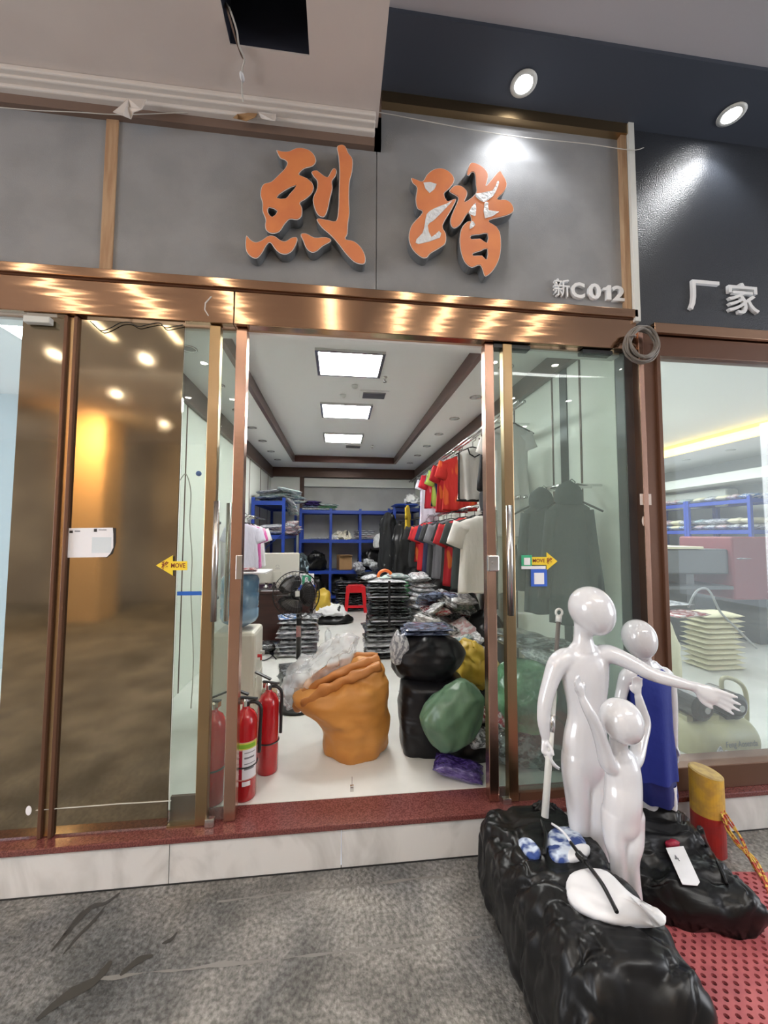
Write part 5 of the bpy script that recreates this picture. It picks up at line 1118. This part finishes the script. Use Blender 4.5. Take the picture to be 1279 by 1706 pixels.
# pole
a = PY(931,1022,-.30); b = PY(921,1165,-.375); dirp = (b-a).normalized(); g_end = a+dirp*((a.z-PY(904,1350,-.43).z)/-dirp.z)
t = thing('white_pole', 'grey and white adjustable pole with a ring cap held by the taller mannequin', 'pole', (0,0,0))
m1 = a+dirp*.42
MB().cyl(a+dirp*.02, a+dirp*.34, .009, n=12).build('dark_upper_tube', mat('dark_tube', (.10,.09,.08), .4), t, smooth=True)
MB().cyl(a+dirp*.30, g_end, .0125, n=14).build('white_tube', M['whitestrip'], t, smooth=True)
MB().cyl(a+dirp*.39, a+dirp*.45, .0145, n=14).build('grey_clamp', M['steel'], t, smooth=True)
MB().tube([a+Vector((.014*math.cos(u), 0, .014*math.sin(u)+.004)) for u in [k*math.pi/8 for k in range(16)]], .005, 8, closed=True).cyl(a+dirp*.008, a+dirp*.035, .012).build('ring_cap', M['whitestrip'], t, smooth=True)

# --- small white mannequin with raised arms
Y2 = -.60; S2 = 1.275/FPX
def q2_(x, y, dy=0): return PY(x, y, Y2+dy)
def r2(px): return px*S2
ch = [('egg', q2_(1020,1164), q2_(1052,1240,-.03), r2(33)),
      [(q2_(1030,1228), r2(15), r2(15)), (q2_(1031,1246), r2(14.5), r2(14)), (q2_(1034,1260), r2(19), r2(17))],
      [(q2_(1036,1262), r2(24), r2(16)), (q2_(1037,1280), r2(30), r2(22)), (q2_(1038,1305), r2(31), r2(25)), (q2_(1037,1330,-.005), r2(31), r2(27)), (q2_(1036,1355), r2(32), r2(26)), (q2_(1037,1378), r2(27), r2(23)), (q2_(1037,1392), r2(16), r2(16))],
      [(q2_(1021,1352), r2(17), r2(22)), (q2_(1021,1375), r2(18), r2(20)), (q2_(1024,1405), r2(16.5), r2(18)), (q2_(1030,1440), r2(13.5), r2(14)), (Vector((q2_(1032,1440).x,Y2,.26)), r2(12.5), r2(13)), (Vector((q2_(1032,1440).x,Y2,.10)), r2(9), r2(9)), (Vector((q2_(1032,1440).x,Y2,.04)), r2(9), r2(10))],
      [(q2_(1053,1352), r2(17), r2(22)), (q2_(1053,1375), r2(18), r2(20)), (q2_(1053,1405,-.01), r2(16.5), r2(18)), (q2_(1050,1440,-.01), r2(13.5), r2(14)), (Vector((q2_(1050,1440).x+.005,Y2-.01,.26)), r2(12.5), r2(13)), (Vector((q2_(1050,1440).x+.005,Y2-.01,.10)), r2(9), r2(9)), (Vector((q2_(1050,1440).x+.005,Y2-.01,.04)), r2(9), r2(10))],
      [(q2_(1028,1276), r2(15), r2(15)), (q2_(1013,1272,-.01), r2(14.5), r2(15)), (q2_(1003,1240,-.03), r2(11.5), r2(12)), (q2_(992,1208,-.05), r2(10), r2(10.5)), (q2_(979,1182,-.06), r2(8.5), r2(9)), (q2_(970,1164,-.06), r2(6.5), r2(7))],
      [(q2_(1048,1272), r2(14), r2(15)), (q2_(1058,1262,.03), r2(13), r2(14)), (q2_(1067,1232,.06), r2(11), r2(12)), (q2_(1073,1204,.08), r2(11), r2(11)), (q2_(1068,1180,.08), r2(9), r2(9)), (q2_(1063,1160,.08), r2(6.8), r2(7))]]
for xx in (1032, 1050):
    fx = q2_(xx,1440).x; ch.append([(Vector((fx,Y2+.015,.025)), .022, .02), (Vector((fx,Y2-.05,.02)), .025, .016), (Vector((fx,Y2-.10,.016)), .023, .012)])
ch += hand(q2_(970,1162,-.06), q2_(958,1128,-.07), (.5,-1,0), 1, .082, .1, .04)
ch += hand(q2_(1063,1158,.08), q2_(1059,1122,.07), (-.3,-1,0), -1, .082, .3, .08)
mn = metaskin('body', ch, .0038, M['mann'], None, 7); mn.name = 'mannequin'
tag(mn, 'smallest glossy white mannequin with both arms raised, between the black bags', 'mannequin', 'white child mannequins')

# --- mannequin in blue sports dress
Y3 = -.13; S3 = 1.745/FPX
def q3_(x, y, dy=0): return PY(x, y, Y3+dy)
def r3(px): return px*S3
ch = [('egg', q3_(1057,1032), q3_(1073,1099,-.02), r3(27)),
      [(q3_(1071,1088), r3(12), r3(12)), (q3_(1073,1100), r3(12), r3(12)), (q3_(1075,1112), r3(18), r3(14))],
      [(q3_(1076,1112), r3(26), r3(13)), (q3_(1078,1125), r3(34), r3(19)), (q3_(1080,1165), r3(31), r3(21)), (q3_(1083,1210), r3(27), r3(20)), (q3_(1086,1260), r3(30), r3(22)), (q3_(1088,1290), r3(28), r3(20))],
      [(q3_(1078,1290), r3(15), r3(16)), (q3_(1082,1335), r3(12.5), r3(13)), (Vector((q3_(1084,1335).x,Y3,.17)), r3(10), r3(10.5)), (Vector((q3_(1084,1335).x,Y3,.05)), r3(7.5), r3(9))],
      [(q3_(1100,1290), r3(15), r3(16)), (q3_(1102,1335), r3(12.5), r3(13)), (Vector((q3_(1104,1335).x,Y3,.17)), r3(10), r3(10.5)), (Vector((q3_(1104,1335).x,Y3,.05)), r3(7.5), r3(9))],
      [(q3_(1052,1122), r3(13), r3(13)), (q3_(1043,1128,.0), r3(12), r3(12)), (q3_(1036,1150,.01), r3(10), r3(10)), (q3_(1031,1180,-.0), r3(9), r3(9)), (q3_(1034,1215,-.03), r3(8), r3(8)), (q3_(1040,1240,-.04), r3(6), r3(6))],
      [(q3_(1104,1122), r3(13), r3(13)), (q3_(1113,1130), r3(11), r3(11)), (q3_(1118,1160), r3(9.5), r3(9.5)), (q3_(1120,1195), r3(8.5), r3(8.5)), (q3_(1121,1225), r3(7.5), r3(7.5)), (q3_(1123,1240), r3(6), r3(6))]]
for xx in (1084, 1104):
    fx = q3_(xx,1335).x; ch.append([(Vector((fx,Y3+.02,.025)), .024, .022), (Vector((fx,Y3-.06,.02)), .027, .018), (Vector((fx,Y3-.12,.016)), .025, .012)])
ch += hand(q3_(1123,1240,-.0), q3_(1127,1268,-.01), (-1,0,0), -1, .085, .4, .05)
ch += hand(q3_(1040,1240,-.04), q3_(1043,1268,-.05), (1,0,0), 1, .085, .4, .05)
mn = metaskin('body', ch, .0045, M['mann'], None, 6); mn.name = 'mannequin'
tag(mn, 'white child mannequin dressed in a royal blue sports top, standing behind the others', 'mannequin', 'white child mannequins')
def clothring(cx, y, rx, ry, seed, n=44, fold=.006):
    c = q3_(cx, y); return [Vector((c.x+r3(rx)*math.cos(a), c.y+r3(ry)*math.sin(a)+fold*math.sin(a*6+seed), c.z+.002*math.sin(a*5))) for a in [2*math.pi*k/n for k in range(n)]]
mb = MB(); mb.loft([clothring(1077,1112,26,17,0,fold=.0), clothring(1078,1120,36,21,0,fold=.001), clothring(1079,1133,39,25,0,fold=.002), clothring(1080,1165,37,26,1,fold=.004), clothring(1083,1210,36,26,1), clothring(1086,1255,37,28,2,fold=.008), clothring(1088,1292,38,29,2,fold=.009)], cap=False)
mb.build('sports_top', M['bluecloth'], mn, smooth=True)
mb = MB(); mb.loft([clothring(1088,1280,33,24,0), clothring(1091,1300,33,25,1), clothring(1095,1318,31,25,2), clothring(1096,1332,29,24,2)], cap=False); mb.build('shorts', M['bluedark'], mn, smooth=True)
mb = MB(); mb.loft([clothring(1107,1300,14,20,0,fold=0), clothring(1109,1325,14,20,1,fold=.002), clothring(1110,1338,13,19,1,fold=.002)], cap=False); mb.build('white_hem', M['wcloth'], mn, smooth=True)
mb = MB(); c = q3_(1082,1112,-.0); mb.tube([Vector((c.x+r3(x), c.y-r3(20)+.01*abs(x)/20, c.z-r3(y))) for x, y in ((-20,2),(-10,12),(3,18),(14,16),(24,6))], .007, 8).build('white_collar', M['wcloth'], mn, smooth=True)

# ================================================================== STREET OBJECTS
# big black bag: boxy bale, tall at the near end
def bale(name, fl, fr, nr, nl, hf, hn, label, seed, amp=.02, nu=40, nv=110, mm=None, bulge=.03, lean=.0):
    """closed soft box over ground quad far-left, far-right, near-right, near-left; heights far/near"""
    fl, fr, nr, nl = map(Vector, (fl, fr, nr, nl)); mb = MB(); rings = []; n = 150
    for k in range(nv+1):
        v = k/nv; L_ = fl.lerp(nl, v); R2 = fr.lerp(nr, v); c = (L_+R2)/2; half = (R2-L_)/2; h = hf+(hn-hf)*v
        e = 1-(abs(2*v-1))**10; e = max(e, .04)**.45; ring = []
        for i in range(n):
            a = 2*math.pi*i/n; ca, sa = math.cos(a), math.sin(a); x = math.copysign(abs(ca)**.42, ca); z = math.copysign(abs(sa)**.5, sa)
            e2 = .55+.45*e
            zz = h*(.5+.5*z*e2)*1.0
            zz = max(zz - h*(1-e2)*.35, .004)
            p = c+half*x*e2*(1+.04*(1-abs(z)))+Vector((0, 0, zz))
            q = p*7+Vector((seed, 0, 0)); dv = noise.noise_vector(q)*amp+noise.noise_vector(q*2.3)*amp*.6
            cr = abs(noise.noise(Vector((p.x*9+p.z*3, p.y*11, p.z*3.5+seed)))); c2_ = abs(noise.noise(Vector((p.x*26, p.y*26+p.z*5, p.z*9+seed)))); dv += Vector((x, -.5 if v > .9 else 0, z if z > 0 else 0))*(-.016*(1-min(1, cr*3.2))-.005*(1-min(1, c2_*4)))
            p += dv; p.z = max(p.z, .003); ring.append(p)
        rings.append(ring)
    return tag(mb.loft(rings).build(name, mm or M['bag'], smooth=True), label, 'bag')
big = bale('black_bale', (.59,-.13,0), (1.03,-.10,0), (.93,-1.0,0), (.575,-.94,0), .34, .47, 'largest black plastic wrapped bale in the front with white cloth showing on top', 5, .016)
# torn openings: contents showing
def surf_patch(name, target, pts_px, mm, off, parent=None, h=.012, seed=0, label=None):
    """soft lump of goods bulging out of the bale where the film is torn"""
    dg = bpy.context.evaluated_depsgraph_get(); 
    P = []
    for x, y in [tuple(v)[:2] for v in spl([Vector((a, b, 0)) for a, b in pts_px], 3)]: P.append((x, y))
    cx = sum(p[0] for p in P)/len(P); cy = sum(p[1] for p in P)/len(P)
    rings = []
    for s, hh in ((1.0, -.012), (.985, .35*h), (.9, .75*h), (.7, h), (.4, h*1.05), (.06, h*1.05)):
        ring = []
        for x, y in P:
            d = ray(cx+(x-cx)*s, cy+(y-cy)*s).normalized(); ok, loc, nrm, _ = target.ray_cast(CAM, d)
            if not ok: loc = CAM+d*1.2; nrm = Vector((0,-.6,.8))
            ring.append(loc+Vector((0,-.25,.95))*(hh+off+.004*noise.noise(loc*22+Vector((seed,0,0)))))
        rings.append(ring)
    o = MB().loft(rings).build(name, mm, parent, smooth=True)
    sm = o.modifiers.new('s', 'SMOOTH'); sm.iterations = 3; sm.factor = .5
    if label: lab(o, label)
    return o
bpy.context.view_layer.update()
surf_patch('white_contents', big, [(945,1462),(975,1450),(1010,1455),(1045,1490),(1080,1515),(1112,1535),(1090,1546),(1040,1545),(990,1533),(955,1515),(942,1490)], M['wcloth'], .008, big, .02, 1, 'white cloth showing through the torn top')
surf_patch('blue_contents', big, [(912,1388),(930,1378),(955,1380),(970,1395),(978,1410),(975,1425),(955,1436),(925,1438),(912,1420)], cloth('bluemix', (.02,.05,.2), (.55,.62,.72), 11, (.45,.6)), .002, big, .014, 2, 'blue and white packaged goods showing through the top')
surf_patch('blue_contents', big, [(862,1400),(880,1397),(895,1410),(902,1425),(890,1434),(872,1422)], cloth('bluemix', (.02,.05,.2), (.55,.62,.72), 11, (.45,.6)), .002, big, .012, 3)
surf_patch('white_contents', big, [(946,1418),(965,1410),(982,1414),(980,1428),(962,1437),(944,1436)], M['wcloth'], .008, big, .014, 4)
def cord(name, px, r, mm, parent, tgt, off=.02):
    P = []
    for x, y in px:
        d = ray(x, y).normalized(); ok, loc, nrm, _ = tgt.ray_cast(CAM, d); P.append((loc if ok else CAM+d*1.2)+Vector((0,-.25,.95))*off)
    return MB().tube(spl(P, 4, False), r, 8).build(name, mm, parent, smooth=True)
cord('black_tie', [(948,1420),(960,1437),(972,1452),(985,1470),(1000,1492),(1012,1515),(1023,1538)], .006, M['bag'], big, big, .042)
cord('white_tie', [(918,1380),(930,1388),(940,1398),(950,1412)], .0045, M['paper'], big, big, .022)
k_ = cord('knot', [(960,1440),(966,1447),(972,1452)], .012, M['bag'], big, big, .044)
cord('black_tie', [(900,1372),(904,1385),(908,1400),(905,1430)], .007, M['bag'], big, big, .018)
# gathered knot at the far top
o = sack('gathered_neck', [(0,0,0,.10,.06),(.03,0,0,.06,.04),(.06,.0,0,.03,.025),(.09,.01,0,.045,.03),(.11,.01,0,.01,.01)], M['bag'], big, amp=.012, sc=20, seed=8, rad=.15, radn=11, loc=(PY(905,1352,-.2).x, -.2, .25))
# second black bag
o = bale('black_sack', (1.20,-.10,0), (1.62,-.12,0), (1.60,-.53,0), (1.17,-.40,0), .27, .15, 'black plastic sack with a white tag on the red mat at right', 15, .024); b2 = o
bpy.context.view_layer.update()
cord('black_tie', [(1165,1385),(1178,1410),(1195,1440),(1210,1475)], .006, M['bag'], b2, b2, .006)
def onto(x, y, tgt, off):
    d = ray(x, y).normalized(); ok, loc, nrm, _ = tgt.ray_cast(CAM, d); return (loc if ok else PY(x, y, -.35))+Vector((0,-.5,.8))*off
tg = [onto(x, y, b2, .026) for x, y in ((1105,1417),(1134,1414),(1161,1474),(1157,1480),(1132,1478))]
n = len(tg); o = MB().add(tg+[p+Vector((0,.001,-.002)) for p in tg], [tuple(range(n)), tuple(range(2*n-1,n-1,-1))]+[(i,(i+1)%n,n+(i+1)%n,n+i) for i in range(n)]).build('paper_tag', M['paper'], b2)
up_ = ((tg[0]+tg[1])/2-(tg[3]+tg[4])/2).normalized(); rt_ = (tg[1]-tg[0]).normalized(); nn_ = rt_.cross(up_).normalized(); up_ = nn_.cross(rt_)
tx = textobj('handwritten_mark', '4', .03, M['dgreen'], (0,0,0), rot=(0,0,0), depth=.0003, bold=.01, parent=b2, fit=(.016,.024))
mm_ = Matrix((rt_, up_, nn_)).transposed().to_4x4(); mm_.translation = (tg[0]*.42+tg[1]*.18+tg[4]*.3+tg[3]*.1)+nn_*.001; tx.matrix_local = mm_
o = sack('red_twist', [(0,0,0,.028,.012),(.02,0,0,.03,.014),(.03,0,0,.01,.01)], mat('crimson', (.28,.005,.03), .5), b2, amp=.006, sc=30, seed=3, n=20, loc=onto(1120,1412,b2,.0))
# mat with round holes
nx, ny, pit = 26, 22, .0365
t0 = Vector((.98, -1.12, 0)); ang = R_(-7)
mb = MB(); hr = .0085; seg = 8; T = .011
for i in range(nx):
    for j in range(ny*2):
        cx, cy = i*pit+(pit/2 if j % 2 else 0), j*pit*.62
        w2, h2 = pit/2, pit*.31
        inner = [(cx+hr*math.cos(2*math.pi*k/seg+math.pi/8), cy+hr*.95*math.sin(2*math.pi*k/seg+math.pi/8)) for k in range(seg)]
        outer = []
        for k in range(seg):
            a = 2*math.pi*k/seg+math.pi/8; ca, sa = math.cos(a), math.sin(a); s_ = min(w2/abs(ca) if ca else 9, h2/abs(sa) if sa else 9)
            outer.append((cx+ca*s_, cy+sa*s_))
        # snap outer to rectangle corners for clean tiling
        cor = {1: (w2, h2), 3: (-w2, h2), 5: (-w2, -h2), 7: (w2, -h2)}
        oo = [(cx+w2, cy+h2*.4), (cx+w2*.0+w2, cy+h2), (cx-w2, cy+h2), (cx-w2, cy+h2*.4), (cx-w2, cy-h2*.4), (cx-w2, cy-h2), (cx+w2, cy-h2), (cx+w2, cy-h2*.4)]
        vs = [(x, y, T) for x, y in inner]+[(x, y, T) for x, y in oo]+[(x, y, .001) for x, y in inner]
        fs = [(k, seg+k, seg+(k+1) % seg, (k+1) % seg) for k in range(seg)]+[(k, (k+1) % seg, 2*seg+(k+1) % seg, 2*seg+k) for k in range(seg)]
        mb.add(vs, fs)
mb.box(-pit/2, nx*pit, -pit*.31, ny*2*pit*.62, 0, .0015, 1)
o = mb.build('floor_mat', [M['mat'], mat('mat_hole', (.06,.01,.012), .7)], loc=t0); o.rotation_euler = (0,0,ang)
tag(o, 'red perforated rubber floor mat under the black bags', 'mat')
# bollard
bp = PY(1175, 1282, -.085); bx = bp.x; by = -.085
t = thing('bollard', 'short yellow and red painted bollard with worn slanted top', 'bollard', (bx, by, 0))
rb = .068
ring = lambda z, tilt=0: [(rb*math.cos(a), rb*math.sin(a), z+tilt*math.cos(a+.5)) for a in [2*math.pi*k/32 for k in range(32)]]
zt_ = bp.z-.01
MB().loft([ring(0), ring(zt_*.49)]).build('red_lower_part', M['bred'], t, smooth=False); MB().loft([ring(zt_*.49), ring(zt_, -.012)]).build('yellow_upper_part', M['yellow'], t, smooth=False)
MB().loft([[(x*1.0, y*1.0, z+.001) for x, y, z in ring(zt_, -.012)], [(x*.9, y*.9, z+.006) for x, y, z in ring(zt_, -.012)]]).build('worn_top', mat('worn_top', (.42,.30,.10), .8, c2=(.3,.2,.08), cscale=25), t)
rp = thing('rope', 'yellow and red striped rope trailing from the bollard over the ground', 'rope', (0,0,0)); rng = random.Random(9)
for i in range(7):
    pts = [PY(1197+rng.uniform(-3,5), 1335+rng.uniform(-6,6), -.12), PY(1212+rng.uniform(-6,6), 1372+rng.uniform(-6,6), -.17), PY(1232+rng.uniform(-7,7), 1402+rng.uniform(-8,8), -.20), PY(1255+rng.uniform(-6,6), 1440+rng.uniform(-8,8), -.22)]
    q = PZ(1285+rng.uniform(-8,8), 1485+rng.uniform(-6,6), .01); pts.append(q)
    for p in pts: p.z = max(p.z, .008)
    MB().tube(spl(pts, 5, False), .0045, 6).build('rope_strand', M['rope'], rp, smooth=True)
# stickers on brown pillar
tag(plate('wall_plate', rect(1066,823,1084,841,.028), .028, M['beige']), 'small square beige plate on the brown pillar', 'plate')
p = PY(1073,868,.029); tag(MB().ell(p, .014, .0012, .028).build('torn_sticker', M['moulding'], smooth=True), 'small torn white sticker on the brown pillar below the plate', 'sticker')
# ground marks (thin stains with their own shape)
def stain(px, wd, label, mm='stain'):
    P = spl([PZ(x, y, .0015) for x, y in px], 5, False); n = len(P); L, R2 = [], []
    for i, p in enumerate(P):
        d = (P[min(i+1,n-1)]-P[max(i-1,0)]).normalized(); s = Vector((-d.y, d.x, 0)); w_ = wd*math.sin(math.pi*(i+.5)/n)**.6*(1+.5*noise.noise(p*30)); L.append(p+s*w_); R2.append(p-s*w_)
    tag(MB().add(L+R2, [(i, i+1, n+i+1, n+i) for i in range(n-1)]).build('ground_stain', M[mm], fixn=False), label, 'stain', 'marks on the concrete')
stain([(200,1487),(175,1505),(150,1512),(120,1545),(85,1585)], .011, 'dark scrape mark on the concrete at left, thickest one')
stain([(175,1510),(155,1535),(130,1560),(105,1590)], .007, 'dark scrape mark on the concrete at left, middle one')
stain([(140,1515),(120,1540),(95,1575)], .006, 'dark scrape mark on the concrete at left, leftmost one')
def joint_line(px):
    P = spl([PZ(x, y, .0008) for x, y in px], 14, False); n = len(P)
    return struct(MB().add([p+Vector((0, .004+.012*noise.noise(p*9), 0)) for p in P]+[p-Vector((0, .004+.010*noise.noise(p*13+Vector((5,0,0))), 0)) for p in P], [(i, i+1, n+i+1, n+i) for i in range(n-1)]).build('trim_22', M['joint'], fixn=False))
joint_line(((361,1502),(500,1485),(700,1464),(760,1458))); joint_line(((150,1632),(300,1614),(449,1598),(700,1571),(800,1561)))
stain([(60,1700),(110,1660),(160,1632),(185,1600)], .018, 'broad dark blotch on the concrete at the lower left corner')
stain([(200,1625),(230,1600),(255,1592)], .012, 'dark smear on the concrete below the scrape marks')
stain([(295,1553),(285,1565),(270,1572)], .007, 'short dark mark on the concrete below the marble joint')
# header scratches and light fitting on left clear glass
p = PY(350,510,.028); tag(MB().tube([PY(352,494,.028), PY(342,505,.028), PY(341,516,.028), PY(347,526,.028)], .003, 6).build('chalk_curve', M['moulding']), 'curved white scratch on the copper beam above the left door', 'mark')
pts = [PY(x, y, .045) for x, y in ((150,535),(160,545),(170,551),(185,546),(200,538),(215,537),(230,544),(245,541),(265,538),(275,546),(290,544),(305,541))]
tag(MB().tube(spl(pts, 4, False), .0022, 6).build('loose_wire', M['blackpl']), 'thin loose black wire drooping under the copper beam at left', 'wire')
